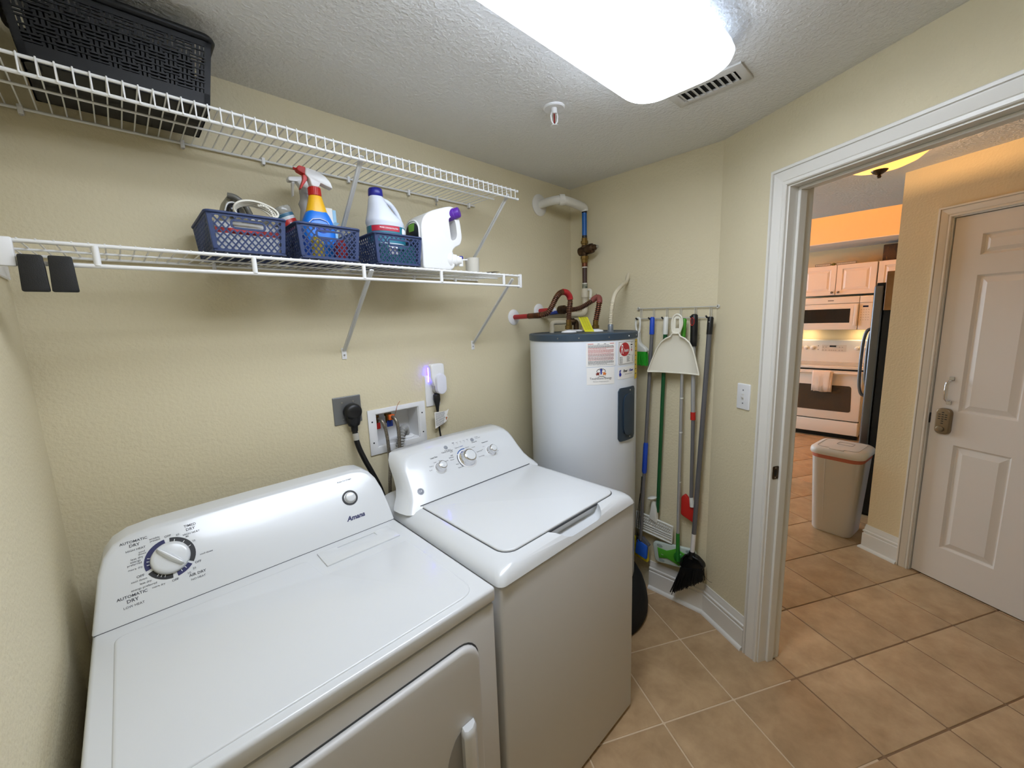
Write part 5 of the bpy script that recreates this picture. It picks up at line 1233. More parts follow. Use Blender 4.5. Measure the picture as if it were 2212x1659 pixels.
jU = Vector((.92, 0, .40)); MB().text('5-1', (jc+Vector((0, -.0278, 0)), jU, jax, Vector((0, -1, 0))), .002, .002, width=.016, bold=.02).build('label_digits', PLASW, jr, smooth=None)
# spray bottle (yellow / blue)
sb = thing('spray_bottle', 'yellow and blue stain remover spray bottle with red collar', 'bottle', (.688, -.18, BZ))
def ering(cx, cy, z, a, b, n=24, e=1.0): return [Vector((cx+a*math.copysign(abs(math.cos(t))**e, math.cos(t)), cy+b*math.copysign(abs(math.sin(t))**e, math.sin(t)), z)) for t in [2*math.pi*i/n for i in range(n)]]
MB().loft([ering(.688, -.18, z, a, b, e=.8) for (z, a, b) in ((BZ, .046, .030), (BZ+.006, .050, .033), (1.86, .051, .034), (1.905, .0505, .033), (1.928, .046, .031), (1.946, .038, .028), (1.957, .031, .025))]).build('bottle_body', M('bright_blue_label', (20, 118, 220), .35), sb, smooth=60)
MB().loft([ering(.688, -.18, z, a, b, e=.9) for (z, a, b) in ((1.955, .0325, .026), (1.970, .0285, .0245), (1.985, .0240, .022), (2.001, .0205, .0195), (2.006, .019, .018))]).build('yellow_shoulder', M('yellow_label_plastic', (240, 184, 26), .4), sb, smooth=60)
MB().prism((Vector((0, -.2068, 0)), Vector((1, 0, 0)), Vector((0, .18, 1)).normalized(), Vector((0, -1, .18)).normalized()), [(.684, 1.926), (.707, 1.926), (.703, 1.965), (.684, 1.966)], 0, .0006).build('cream_panel', M('cream_label', (246, 232, 170), .5), sb, smooth=None)
tS = MB(); FS = (Vector((0, -.2078, 0)), Vector((1, 0, 0)), Vector((0, .18, 1)).normalized(), Vector((0, -1, .18)).normalized())
for i, s in enumerate(('LIFTS &', 'REMOVES', 'TOUGH', 'STAINS')): tS.text(s, FS, .685, 1.9575-.0088*i, width=.018, height=.0058, align='LEFT', bold=.01)
tS.build('label_lettering', M('olive_dark_print', (70, 64, 40), .6), sb, smooth=None)
MB().tube([(.646, -.207, 1.912), (.662, -.213, 1.928), (.684, -.216, 1.932), (.706, -.212, 1.926), (.724, -.203, 1.908)], .0012, n=5).build('white_swoosh', PLASW, sb, smooth=60)
MB().prism((Vector((0, -.2135, 0)), Vector((1, 0, 0)), Vector((0, 0, 1)), Vector((0, -1, 0))), ellipse(.690, 1.902, .020, .013, 20), 0, .0014).build('logo_oval', M('royal_blue_label', (24, 64, 170), .4), sb, smooth=40)
MB().text('mover', (Vector((0, -.2165, 0)), Vector((1, 0, 0)), Vector((0, 0, 1)), Vector((0, -1, 0))), .690, 1.864, width=.042, bold=.03).build('name_lettering', NAVY, sb, smooth=None)
cl = MB().lathe([(.0165, 2.006), (.0190, 2.008), (.0180, 2.032), (.0140, 2.034)], (.688, -.18, 0), n=24); 
for i in range(24):
    a = 2*math.pi*i/24; cl.tube([(.688+.0188*math.cos(a), -.18+.0188*math.sin(a), 2.009), (.688+.0180*math.cos(a), -.18+.0180*math.sin(a), 2.031)], .0010, n=4)
cl.build('red_collar', REDP, sb, smooth=40)
SH = (Vector((0, -.18, 0)), Vector((1, 0, 0)), Vector((0, 0, 1)), Vector((0, -1, 0)))
MB().prism(SH, roundpoly([(.678, 2.033), (.700, 2.033), (.704, 2.048), (.722, 2.042), (.744, 2.036), (.738, 2.056), (.722, 2.072), (.700, 2.082), (.664, 2.087), (.660, 2.066), (.672, 2.056)], .006, 3), -.013, .013, inset=(.005, .005)).build('sprayer_head', PLASW, sb, smooth=60)
MB().prism(SH, roundpoly([(.665, 2.087), (.646, 2.089), (.638, 2.080), (.640, 2.072), (.662, 2.064)], .003, 2), -.011, .011, inset=(.003, .003)).build('nozzle', REDP, sb, smooth=60)
MB().lathe([(.0035, 0), (.0035, .006), (.0045, .006), (.0045, .009)], (.640, -.18, 2.079), (-1, 0, 0), n=10).build('nozzle_tip', REDP, sb)
MB().prism(SH, roundpoly([(.656, 2.066), (.668, 2.064), (.668, 2.052), (.655, 2.034), (.646, 2.020), (.643, 2.021), (.650, 2.038), (.656, 2.052)], .003, 2), -.008, .008, inset=(.002, .002)).build('trigger', REDP, sb, smooth=60)
# second spray bottle
s2 = thing('spray_bottle', 'translucent grey spray bottle with white trigger behind the yellow one', 'bottle', (.690, -.085, BZ))
CLR = M('translucent_grey_bottle', (196, 198, 200), .25, trans=.25)
MB().loft([ering(.690, -.085, z, a, b, e=.9) for (z, a, b) in ((BZ, .022, .026), (BZ+.006, .024, .028), (1.90, .024, .028), (1.935, .026, .024), (1.965, .0215, .021), (1.985, .0185, .018), (2.002, .0235, .021), (2.018, .0165, .016), (2.03, .016, .015), (2.04, .0165, .016))]).build('bottle_body', CLR, s2, smooth=60)
S2 = (Vector((0, -.085, 0)), Vector((1, 0, 0)), Vector((0, 0, 1)), Vector((0, -1, 0)))
MB().lathe([(.017, 2.036), (.017, 2.052), (.014, 2.054)], (.690, -.085, 0), n=20).build('collar', CLR, s2, smooth=40)
MB().prism(S2, roundpoly([(.676, 2.052), (.704, 2.052), (.716, 2.075), (.700, 2.092), (.640, 2.080), (.640, 2.066), (.666, 2.070)], .005, 3), -.011, .011, inset=(.004, .004)).build('sprayer_head', PLASW, s2, smooth=60)
MB().prism(S2, roundpoly([(.652, 2.070), (.660, 2.070), (.655, 2.045), (.652, 2.022), (.648, 2.022), (.650, 2.048)], .002, 2), -.007, .007).build('trigger', PLASW, s2, smooth=60)
# carton
ct = thing('small_carton', 'white and pale blue carton standing behind the spray bottle', 'carton', (.757, -.10, BZ))
MB().box(.722, .754, -.14, -.055, BZ, 1.988).build('white_face', M('white_card', (232, 232, 230), .6), ct, smooth=None); MB().box(.7545, .7655, -.14, -.055, BZ, 1.984).build('blue_face', M('pale_blue_card', (150, 196, 226), .6), ct, smooth=None)
MB().add([(.735, -.141, 1.925), (.760, -.141, 1.945), (.762, -.170, 1.936), (.738, -.165, 1.918), (.735, -.141, 1.924), (.760, -.141, 1.944), (.762, -.170, 1.935), (.738, -.165, 1.917)], [(0, 1, 2, 3), (7, 6, 5, 4), (0, 4, 5, 1), (1, 5, 6, 2), (2, 6, 7, 3), (3, 7, 4, 0)]).build('open_flap', M('pale_blue_card', (150, 196, 226), .6), ct, smooth=None)
for i, (x, y, c_) in enumerate(((.625, -.235, (24, 74, 170)), (.655, -.245, (206, 180, 60)), (.728, -.245, (170, 40, 44)))):
    o_ = MB().lathe([(.018, 0), (.020, .004), (.020, .052), (.012, .058), (.010, .066), (.0001, .067)], (x, y, BZ), n=16).build('small_bottle', M('small_bottle_%d' % i, c_, .4), None, smooth=50, loc=(x, y, BZ))
    tag(o_, ('small dark blue bottle behind the middle basket lattice', 'small yellow bottle behind the middle basket lattice', 'small red bottle behind the middle basket lattice')[i], 'bottle')
# bleach bottle
bl = thing('bleach_bottle', 'white bleach bottle with blue cap and side handle', 'bottle', (.925, -.175, BZ))
BW = M('bluish_white_hdpe', (224, 230, 242), .38)
MB().loft([ering(.925+dx_, -.175, z, a, b, 28, e=.9) for (z, dx_, a, b) in ((BZ, .004, .062, .050), (BZ+.008, .004, .067, .054), (1.930, .004, .0675, .054), (1.948, .003, .0675, .054), (1.952, .002, .069, .055), (1.962, .000, .066, .054), (1.972, -.005, .058, .051), (1.990, -.0145, .0435, .046), (2.012, -.021, .0330, .038), (2.034, -.025, .0265, .028), (2.042, -.026, .0235, .0225), (2.050, -.026, .022, .0215))]).build('bottle_body', BW, bl, smooth=60)
MB().tube(spline([(.910, -.175, 2.030), (.930, -.175, 2.035), (.952, -.175, 2.026), (.971, -.175, 2.006), (.984, -.175, 1.982), (.988, -.175, 1.962), (.980, -.175, 1.950)], 6), [.010]*6+[.0080]*25+[.011]*6, n=12).build('handle', BW, bl, smooth=60)
MB().lathe([(.0235, 2.043), (.0255, 2.046), (.0245, 2.066), (.022, 2.070), (.0001, 2.0705)], (.899, -.175, 0), n=28).build('blue_cap', M('deep_blue_cap', (28, 34, 140), .35), bl, smooth=40)
MB().loft([ering(.929, -.175, z, .0680, .0546, 28, e=.9) for z in (1.880, 1.9395)], cap=False).build('wrap_label', M('teal_label', (40, 120, 140), .4), bl, smooth=60)
rgl = [p for p in ering(.929, -.175, 0, .0685, .0551, 56, e=.9) if p.y < -.19 and p.x < .955]; rgl.sort(key=lambda p: p.x)
MB().add([Vector((p.x, p.y, 1.920)) for p in rgl]+[Vector((p.x, p.y, 1.9385)) for p in rgl], [(i, i+1, len(rgl)+i+1, len(rgl)+i) for i in range(len(rgl)-1)]).build('red_banner', M('red_label', (196, 34, 60), .4), bl, smooth=60)
MB().text('MORE CONCENTRATED', (Vector((0, -.2312, 0)), Vector((1, 0, 0)), Vector((0, 0, 1)), Vector((0, -1, 0))), .912, 1.9265, width=.070, bold=.02).build('label_lettering', PLASW, bl, smooth=None)
MB().ball((.968, -.2185, 1.922), (.014, .004, .016), 14).build('label_droplet', PLASW, bl, smooth=60)
tb = MB().box(.852, .988, -.268, -.240, BZ, 1.868).build('teal_carton', M('teal_card', (24, 108, 116), .5), None, smooth=None, loc=(.92, -.25, BZ)); tag(tb, 'teal carton showing through the slot of the bleach basket', 'carton')
MB().box(.886, .918, -.2685, -.268, 1.862-.03, 1.864).build('white_patch', PLASW, tb, smooth=None)
# laundry jug
lj = thing('laundry_jug', 'big white laundry detergent jug with purple cap and tap', 'jug', (1.10, -.20, 1.795))
JW = M('white_hdpe', (232, 232, 230), .4)
JF2 = (Vector((0, -.20, 0)), Vector((1, 0, 0)), Vector((0, 0, 1)), Vector((0, -1, 0)))
jp = roundpoly([(1.0220, 1.7945), (1.1398, 1.7945), (1.1600, 1.800), (1.1710, 1.824), (1.1563, 1.868), (1.1729, 1.884), (1.1986, 1.894), (1.2097, 1.922), (1.2023, 1.985), (1.1894, 2.024), (1.1674, 2.036), (1.1398, 2.030), (1.0708, 2.006), (1.0386, 1.985), (1.0220, 1.950)], [.012, .03, .02, .03, .02, .03, .02, .03, .04, .02, .02, .05, .05, .03, .03], 4)
jug = MB().prism(JF2, jp, -.064, .064).build('jug_body', JW, lj, smooth=60, bevel=(.022, 4, 50))
hc_ = MB().prism((Vector((0, -.20, 0)), Vector((1, 0, 0)), Vector((0, 0, 1)), Vector((0, -1, 0))), roundpoly([(1.146, 1.990), (1.170, 1.998), (1.180, 1.975), (1.184, 1.930), (1.175, 1.912), (1.154, 1.906)], .012, 4), -.12, .12)
hco = hc_.build('cutter', JW, None, smooth=None, loc=(0, 0, 0)); boolean(jug, hco)
MB().lathe([(.0215, 0), (.0215, .034), (.0195, .036), (.0195, .052), (.017, .055), (.0001, .0555)], (1.158, -.235, 2.002), (.55, -.80, .22), n=28).build('purple_cap', M('purple_cap', (92, 40, 160), .4), lj, smooth=40)
ax = Vector((.75, -.66, -.05)).normalized(); tc_ = Vector((1.150, -.232, 1.836))
MB().lathe([(.036, -.02), (.037, .018), (.032, .024), (.024, .026), (.022, .040), (.018, .042), (.016, .060), (.0001, .061)], tc_, ax, n=26).build('tap_base', JW, lj, smooth=45)
MB().lathe([(.0095, 0), (.0095, .028)], tc_+ax*.055+Vector((0, 0, -.022)), n=14).build('tap_spout', JW, lj, smooth=60)
MB().lathe([(.0105, 0), (.0105, .008), (.008, .011), (.0001, .0115)], tc_+ax*.055+Vector((0, 0, .006)), n=16).build('tap_button', M('deep_blue_cap', (28, 34, 140), .35), lj, smooth=50)
MB().tube([tc_+ax*.045+Vector((0, 0, .002)), tc_+ax*.082+Vector((0, 0, .004))], .003, n=6).build('tap_wing', JW, lj, smooth=60)
LFm = (Vector((1.0215, 0, 0)), Vector((0, -1, 0)), Vector((0, 0, 1)), Vector((-1, 0, 0)))
MB().tube([LFm[0]+LFm[1]*a+LFm[2]*b for (a, b) in rrect(.150, .250, 1.806, 1.972, .04, 6)], .0035, n=6, closed=True).build('label_rim', JW, lj, smooth=60)
lb_ = MB().prism(LFm, rrect(.156, .244, 1.812, 1.964, .036, 6), -.002, .0012).build('front_label', M('black_label', (18, 20, 34), .4), lj, smooth=None)
MB().prism(LFm, [(.180, 1.935), (.216, 1.935), (.222, 1.962), (.178, 1.962)], .0013, .0016).build('green_patch', M('green_label', (110, 170, 50), .4), lb_, smooth=None); MB().prism(LFm, [(.225, 1.816), (.240, 1.824), (.241, 1.850), (.228, 1.846)], .0013, .0016).build('green_patch', MATS['green_label'], lb_, smooth=None)
MB().text('LAUNDRY', (Vector((1.020, 0, 0)), Vector((0, 0, -1)), Vector((0, -1, 0)), Vector((-1, 0, 0))), -1.870, .224, width=.070, bold=.01).build('label_lettering', PLASW, lb_, smooth=None)
# measuring cup, dark scrap
mc_ = thing('measuring_cup', 'small off-white plastic cup standing beside the jug tap', 'cup', (1.268, -.245, 1.792))
MB().lathe([(.0001, 1.7915), (.025, 1.7915), (.0275, 1.796), (.0290, 1.848), (.0300, 1.851), (.0275, 1.851), (.0255, 1.80), (.0001, 1.797)], (1.268, -.245, 0), n=28).build('cup', M('greyish_white_plastic', (206, 202, 190), .5), mc_, smooth=50)
sg = MB().loft([[Vector((1.31, -.285, 1.7925)), Vector((1.315, -.255, 1.7925)), Vector((1.315, -.255, 1.7945)), Vector((1.31, -.285, 1.7945))], [Vector((1.35, -.290, 1.7935)), Vector((1.35, -.255, 1.7935)), Vector((1.35, -.255, 1.7985)), Vector((1.35, -.290, 1.7985))], [Vector((1.385, -.282, 1.7995)), Vector((1.385, -.268, 1.7995)), Vector((1.385, -.268, 1.8005)), Vector((1.385, -.282, 1.8005))]]).build('scrap_of_card', M('dark_olive_card', (74, 68, 50), .8), None, smooth=40, loc=(1.35, -.27, 1.792)); tag(sg, 'thin dark scrap of card near the right end of the lower shelf', 'scrap')

# ================================================================== CEILING: LAMP, SPRINKLER, VENT
lf = thing('ceiling_light', 'long rounded white ceiling light diffuser, brightly lit', 'ceiling light', (.93, -.995, 2.36))
def lr(ins, z, r): return [Vector((a, b, z)) for (a, b) in rrect(.31+ins, 1.556-ins, -1.158+ins, -.830-ins, max(.01, r), 8)]
DIFF = M('lit_acrylic_diffuser', (235, 242, 250), .4, emit=((231, 240, 255), 15.5))
MB().loft([lr(.040, 2.354, .075), lr(.022, 2.338, .085), lr(.005, 2.318, .092), lr(0, 2.303, .094)], cap=False).build('diffuser_side', M('dim_acrylic_side', (225, 234, 245), .4, emit=((214, 230, 255), 1.1)), lf, smooth=70)
MB().loft([lr(0, 2.303, .094), lr(.006, 2.288, .09), lr(.022, 2.276, .08), lr(.045, 2.269, .065), lr(.08, 2.266, .04)]).build('diffuser', DIFF, lf, smooth=70)
MB().prism(XY(), rrect(.37, 1.49, -1.10, -.89, .05, 6), 2.350, 2.3598).build('base_pan', PLASW, lf, smooth=40)
sk = thing('fire_sprinkler', 'small white pendant fire sprinkler on the ceiling', 'sprinkler', (1.437, -.557, 2.36))
sx, sy = 1.437, -.557
MB().lathe([(.040, 0), (.040, -.003), (.036, -.007), (.022, -.004), (.015, -.003)], (sx, sy, 2.36), n=28).build('escutcheon', PLASW, sk, smooth=40)
MB().lathe([(.011, 0), (.011, -.018), (.009, -.020)], (sx, sy, 2.358), n=14).build('thread', PLASW, sk, smooth=40)
for s in (-1, 1): MB().tube([(sx+s*.009, sy-s*.004, 2.342), (sx+s*.0125, sy-s*.0055, 2.330), (sx+s*.0105, sy-s*.0045, 2.312), (sx+s*.003, sy, 2.300)], .0030, n=8).build('frame_arm', PLASW, sk, smooth=60)
MB().tube([(sx, sy, 2.340), (sx, sy, 2.306)], .0028, n=8).build('red_bulb', M('red_glass_bulb', (130, 20, 24), .15), sk, smooth=60)
MB().lathe([(.004, .004), (.006, .002), (.015, 0), (.015, -.0015), (.0001, -.0015)], (sx, sy, 2.297), n=20).build('deflector', PLASW, sk, smooth=40)
vt = thing('ceiling_vent', 'white louvred ceiling air vent beside the light', 'vent', (1.735, -.99, 2.36))
vx0, vx1, vy0, vy1 = 1.672, 1.798, -1.112, -.868; ix0, ix1, iy0, iy1 = 1.706, 1.770, -1.084, -.897
fv = MB()
ring_frame(fv, (vx0, vx1, vy0, vy1), (ix0, ix1, iy0, iy1), 2.353, 2.3598)
fv.build('frame', M('vent_white_enamel', (206, 204, 198), .45), vt, smooth=30, bevel=(.002, 2, 60))
MB().box(ix0, ix1, iy0, iy1, 2.3590, 2.3597).build('dark_throat', M('vent_throat', (34, 34, 34), .9), vt, smooth=None)
b0 = None
for i in range(9):
    y = iy0+.010+(iy1-iy0-.018)*i/8
    m_ = MB().add([(ix0, y-.007, 2.3505), (ix1, y-.007, 2.3505), (ix1, y+.006, 2.3585), (ix0, y+.006, 2.3585), (ix0, y-.0062, 2.3497), (ix1, y-.0062, 2.3497), (ix1, y+.0068, 2.3577), (ix0, y+.0068, 2.3577)], [(0, 3, 2, 1), (4, 5, 6, 7), (0, 1, 5, 4), (1, 2, 6, 5), (2, 3, 7, 6), (3, 0, 4, 7)])
    if b0 is None: b0 = m_.build('louvre', MATS['vent_white_enamel'], vt, smooth=None); y00 = y
    else: inst(b0, vt, (0, y-y00, 0))
# ================================================================== ENTRY DOOR
DOORW = M('white_painted_door', (226, 218, 208), .4)
d1 = thing('door_1', 'white six-panel entry door in the hall with keypad lock', None, tuple(HF[0]+HF[1]*.479-HF[3]*.03)); struct(d1)
def raised(F, u0, u1, v0, v1, w_back, w_front, parent, mat, name='raised_panel', bev=.03):
    """recessed field with a bevelled raised panel"""
    m = MB(); o, U, V, W = F
    def P(u, v, w): return o+U*u+V*v+W*w
    lv = [((u0, u1, v0, v1), w_front), ((u0+.010, u1-.010, v0+.010, v1-.010), w_back), ((u0+.014, u1-.014, v0+.014, v1-.014), w_back), ((u0+.014+bev, u1-.014-bev, v0+.014+bev, v1-.014-bev), w_front-.001)]
    rings = [[P(a, c, w), P(b, c, w), P(b, d_, w), P(a, d_, w)] for ((a, b, c, d_), w) in lv]
    vs = [p for r in rings for p in r]; fs = []
    for k in range(3):
        for i in range(4): fs.append((k*4+i, k*4+(i+1) % 4, (k+1)*4+(i+1) % 4, (k+1)*4+i))
    fs.append((12, 13, 14, 15))
    return m.add(vs, fs).build(name, mat, parent, smooth=None)
ul0, ul1, um0, um1 = .195, .420, .540, .765
zr = [(.210, .822), (1.010, 1.742), (1.842, 1.948)]
slab = MB(); wf, wk = -.012, -.050
zs = [0.008]+[z for r in zr for z in r]+[hdT-.003]
for k in range(0, 7, 2): slab.fbox(HF, hd0+.003, hd1-.003, zs[k], zs[k+1], wk, wf)
for k in range(1, 6, 2):
    for (a, b) in ((hd0+.003, ul0), (ul1, um0), (um1, hd1-.003)): slab.fbox(HF, a, b, zs[k], zs[k+1], wk, wf)
sl_ = slab.build('stiles_and_rails', DOORW, d1, smooth=None)
MB().fbox(HF, hd0+.004, hd1-.004, .009, hdT-.004, wk+.002, wk+.020).build('core', DOORW, d1, smooth=None)
for (z0, z1) in zr:
    for (a, b) in ((ul0, ul1), (um0, um1)): raised(HF, a, b, z0, z1, wf-.011, wf, d1, DOORW, 'door_panel', .028 if z1-z0 > .2 else .018)
tr2 = thing('trim_2', 'white casing around the entry door', None, tuple(HF[0]+HF[1]*.05)); struct(tr2)
CP2 = [(a*.84, b) for (a, b) in CP]
casing(HF, CP2, [(hd0-.005, 0.0), (hd0-.005, hdT+.006), (hd1+.005, hdT+.006), (hd1+.005, 0.0)], ['casing_leg', 'casing_head', 'casing_leg'], M('cream_white_trim', (226, 218, 204), .4), tr2)
for (a, b) in ((hd0-.012, hd0-.001), (hd1+.001, hd1+.012)): MB().fbox(HF, a, b, 0, hdT, -.12, 0).build('jamb', TRIM, tr2, smooth=None)
MB().fbox(HF, hd0-.012, hd1+.012, hdT, hdT+.012, -.12, 0).build('head_jamb', TRIM, tr2, smooth=None)
ph = thing('pull_handle', 'small chrome pull handle stuck on the entry door', 'handle', tuple(HF[0]+HF[1]*.15+HF[2]*1.06+HF[3]*wf))
def hp(u, v, w): return HF[0]+HF[1]*u+HF[2]*v+HF[3]*w
for z in (1.055, 1.190): MB().fbox(HF, .142, .164, z-.011, z+.011, wf, wf+.004).build('mounting_pad', SILV, ph, smooth=30, bevel=(.001, 1))
MB().tube([hp(.153, 1.066, wf), hp(.150, 1.068, wf+.022), hp(.145, 1.078, wf+.030), hp(.145, 1.170, wf+.030), hp(.150, 1.178, wf+.022), hp(.153, 1.180, wf)], .0048, n=8).build('grip', CHROME, ph, smooth=60)
kp = thing('keypad_lock', 'bronze rounded keypad lock on the entry door', 'lock', tuple(hp(.145, .878, wf)))
BRL = M('satin_bronze', (140, 124, 100), .35, metal=.7)
MB().prism(HF, rrect(.112, .178, .876, 1.022, .024, 5), wf, wf+.022, inset=(.006, .006)).build('housing', BRL, kp, smooth=60)
for k in range(6):
    z = 1.000-.0125*k; n_ = (1, 3, 3, 3, 1, 1)[k]
    for j in range(n_):
        u = .145+(j-(n_-1)/2)*.0145; MB().prism(HF, rrect(u-.0055, u+.0055, z-.0022, z+.0022, .002, 2), wf+.0215, wf+.0228).build('slot', BLACK, kp, smooth=None)
MB().prism(HF, ellipse(.140, .905, .018, .016, 20), wf+.016, wf+.030, inset=(.004, .004)).build('thumb_turn', BRL, kp, smooth=60)
lt_ = MB().fbox(HF, hd0-.013, hd0+.004, .925, .985, wf-.002, wf+.006).build('latch_plate', BLACK, tr2, smooth=30, bevel=(.003, 2), label='dark latch at the door edge')

# ================================================================== TRASH CAN
CANM = M('pinkish_white_plastic', (228, 222, 216), .42, bump=(500, .06, 1))
tcx, tcy = 3.775, -1.224
can = thing('trash_can', 'white kitchen trash can with flip lid standing in the hall', 'trash can', (tcx, tcy, 0))
ca = math.radians(-8)
def cr(w_, d_, z, r):
    out = []
    for (a, b) in rrect(-d_, d_, -w_, w_, r, 6): out.append(Vector((tcx+a*math.cos(ca)-b*math.sin(ca), tcy+a*math.sin(ca)+b*math.cos(ca), z)))
    return out
MB().loft([cr(.112, .118, 0, .05), cr(.118, .124, .010, .052), cr(.146, .152, .585, .062), cr(.149, .155, .588, .062), cr(.149, .155, .592, .062)]).build('bin', CANM, can, smooth=50)
MB().loft([cr(.1458, .1518, .554, .0625), cr(.1462, .1522, .5565, .0625), cr(.1475, .1535, .582, .0625)], cap=False).build('bag_edge', M('red_bag_edge', (196, 110, 88), .5), can, smooth=50)
lidc = MB().loft([cr(.154, .160, .582, .064), cr(.158, .164, .590, .066), cr(.158, .164, .604, .066), cr(.154, .160, .620, .064), cr(.142, .148, .630, .058), cr(.120, .126, .634, .045)]).build('lid', CANM, can, smooth=50)
gr_ = MB()
for (w_, d_, z, r) in ((.118, .130, .6345, .04),): gr_.tube(cr(w_, d_, z, r), .0012, n=4, closed=True)
gr_.build('flap_outline', M('soft_grey_gap', (160, 154, 150), .6), lidc)
def cp3(a, b, z): return Vector((tcx+a*math.cos(ca)-b*math.sin(ca), tcy+a*math.sin(ca)+b*math.cos(ca), z))
MB().tube([cp3(a, b, .635) for (a, b) in rrect(.000, .065, -.055, .035, .008, 3)], .0012, n=4, closed=True).build('inset_line', MATS['soft_grey_gap'], lidc)
MB().loft([[cp3(a, b, z) for (a, b) in rrect(-.150, -.128, -.045, .040, .006, 3)] for z in (.620, .6355)]).build('latch_tab', CANM, lidc, smooth=50)
MB().tube([cp3(-.1535+.0, .052, .55), cp3(-.1225, .045, .02)], .0016, n=5).build('corner_crease', CANM, can, smooth=60)

# ================================================================== HALL LIGHT
hl = thing('hall_ceiling_light', 'amber glass bowl light with bronze finial on the hall ceiling', 'ceiling light', (2.905, -1.352, 2.36))
AMB = M('amber_glass', (255, 214, 150), .35, emit=((255, 170, 84), 2.0))
MB().lathe([(.0001, 2.240), (.05, 2.243), (.10, 2.253), (.14, 2.270), (.165, 2.292), (.170, 2.300), (.166, 2.301)], (2.905, -1.352, 0), n=40).build('glass_bowl', AMB, hl, smooth=70)
MB().lathe([(.06, 2.334), (.075, 2.345), (.08, 2.36)], (2.905, -1.352, 0), n=28).build('ceiling_pan', BRONZE, hl, smooth=50)
bl_ = bpy.data.lights.new('hall_bulb', 'POINT'); bl_.energy = 30; bl_.color = (1.0, .60, .27); bl_.shadow_soft_size = .05
bo_ = bpy.data.objects.new('hall_bulb', bl_); COL.objects.link(bo_); bo_.parent = hl; bo_.location = (0, 0, -.045)
MB().tube([(2.905, -1.352, 2.35), (2.905, -1.352, 2.235)], .005, n=8).build('stem', BRONZE, hl)
MB().lathe([(.0001, 2.206), (.007, 2.207), (.010, 2.214), (.006, 2.221), (.014, 2.225), (.026, 2.233), (.033, 2.242), (.033, 2.248)], (2.905, -1.352, 0), n=20).build('finial', BRONZE, hl, smooth=50)

# ================================================================== REFRIGERATOR
fr = thing('refrigerator', 'tall stainless and black refrigerator seen edge-on in the kitchen', 'refrigerator', (4.55, -1.66, 0))
FBLK = M('matte_black_side', (14, 14, 15), .6); STN = M('stainless_steel', (118, 121, 127), .34, metal=.85)
MB().box(4.150, 4.950, -2.03, -1.338, .02, 1.745).build('cabinet', FBLK, fr, smooth=30, bevel=(.006, 2))
for (a, b) in ((4.148, 4.546), (4.554, 4.952)):
    dd = MB().box(a, b, -1.334, -1.277, .06, 1.752).build('fridge_door', STN, fr, smooth=40, bevel=(.014, 4))
    hx = 4.500 if a < 4.2 else 4.600
    if a < 4.2: hx = 4.215
    MB().tube(spline([(hx, -1.282, .925), (hx, -1.255, .945), (hx, -1.240, 1.02), (hx, -1.236, 1.18), (hx, -1.240, 1.34), (hx, -1.255, 1.42), (hx, -1.282, 1.44)], 5), .011, n=10).build('handle', STN, dd, smooth=60)
MB().box(4.152, 4.26, -1.345, -1.290, 1.745, 1.768).build('hinge_cover', BLACK, fr, smooth=30, bevel=(.004, 2))
MB().box(4.16, 4.94, -2.0, -1.32, 0.0, .022).build('toe_grille', BLACK, fr, smooth=None)
pn = MB().box(4.112, 4.142, -2.099, -1.340, 1.572, 1.842).build('cabinet_end_panel', M('tan_wood_panel', (176, 132, 84), .5, var=(8, (150, 108, 66), .35, .65)), None, smooth=30, bevel=(.002, 1), loc=(4.13, -1.72, 1.572)); tag(pn, 'tan wood panel above the black side of the refrigerator', 'panel')

# ================================================================== RANGE
RW = M('range_white_enamel', (232, 224, 212), .3)
KF_ = (Vector((6.37, 0, 0)), Vector((0, -1, 0)), Vector((0, 0, 1)), Vector((-1, 0, 0)))    # u=-y, v=z, w towards room
def kF(x): return (Vector((x, 0, 0)), Vector((0, -1, 0)), Vector((0, 0, 1)), Vector((-1, 0, 0)))
rg_ = thing('kitchen_range', 'white electric kitchen range with dark oven window and towel on its handle', 'range', (6.7, -.704, 0))
r0, r1 = .325, 1.083
MB().box(6.41, 7.02, -r1, -r0, .06, .885).build('body', RW, rg_, smooth=None); MB().box(6.46, 7.0, -r1+.01, -r0-.01, 0, .062).build('toe_kick', BLACK, rg_, smooth=None)
MB().box(6.372, 6.96, -r1-.002, -r0+.002, .872, .905).build('cooktop_frame', RW, rg_, smooth=30, bevel=(.008, 3)); MB().box(6.42, 6.88, -r1+.03, -r0-.03, .904, .908).build('glass_top', M('grey_white_ceramic', (176, 166, 152), .15), rg_, smooth=None)
MB().prism(kF(6.37), rrect(r0+.004, r1-.004, .245, .852, .010, 3), -.045, .0, inset=(.006, .006)).build('oven_door', RW, rg_, smooth=50)
MB().prism(kF(6.37), roundpoly([(.412, .352), (.996, .352), (.984, .672), (.424, .672)], .03, 4), .0, .002).build('oven_window', M('smoked_oven_glass', (70, 62, 54), .15), rg_, smooth=None)
MB().box(6.395, 6.41, -r1+.004, -r0-.004, .852, .872).build('vent_gap', BLACK, rg_, smooth=None)
MB().tube([(6.33, -r0-.03, .828), (6.33, -r1+.03, .828)], .013, n=12).build('oven_handle', RW, rg_, smooth=60)
for y in (-r0-.045, -r1+.045): MB().box(6.33, 6.372, y-.012, y+.012, .818, .838).build('handle_post', RW, rg_, smooth=None)
MB().prism(kF(6.375), rrect(r0+.004, r1-.004, .066, .232, .010, 3), -.045, .0, inset=(.01, .01)).build('storage_drawer', RW, rg_, smooth=50)
MB().box(6.405, 6.42, -r1+.004, -r0-.004, .230, .247).build('drawer_gap', BLACK, rg_, smooth=None)
BGd = frame((6.90, -r0, .905), (0, -1, 0), (.05, 0, .27))
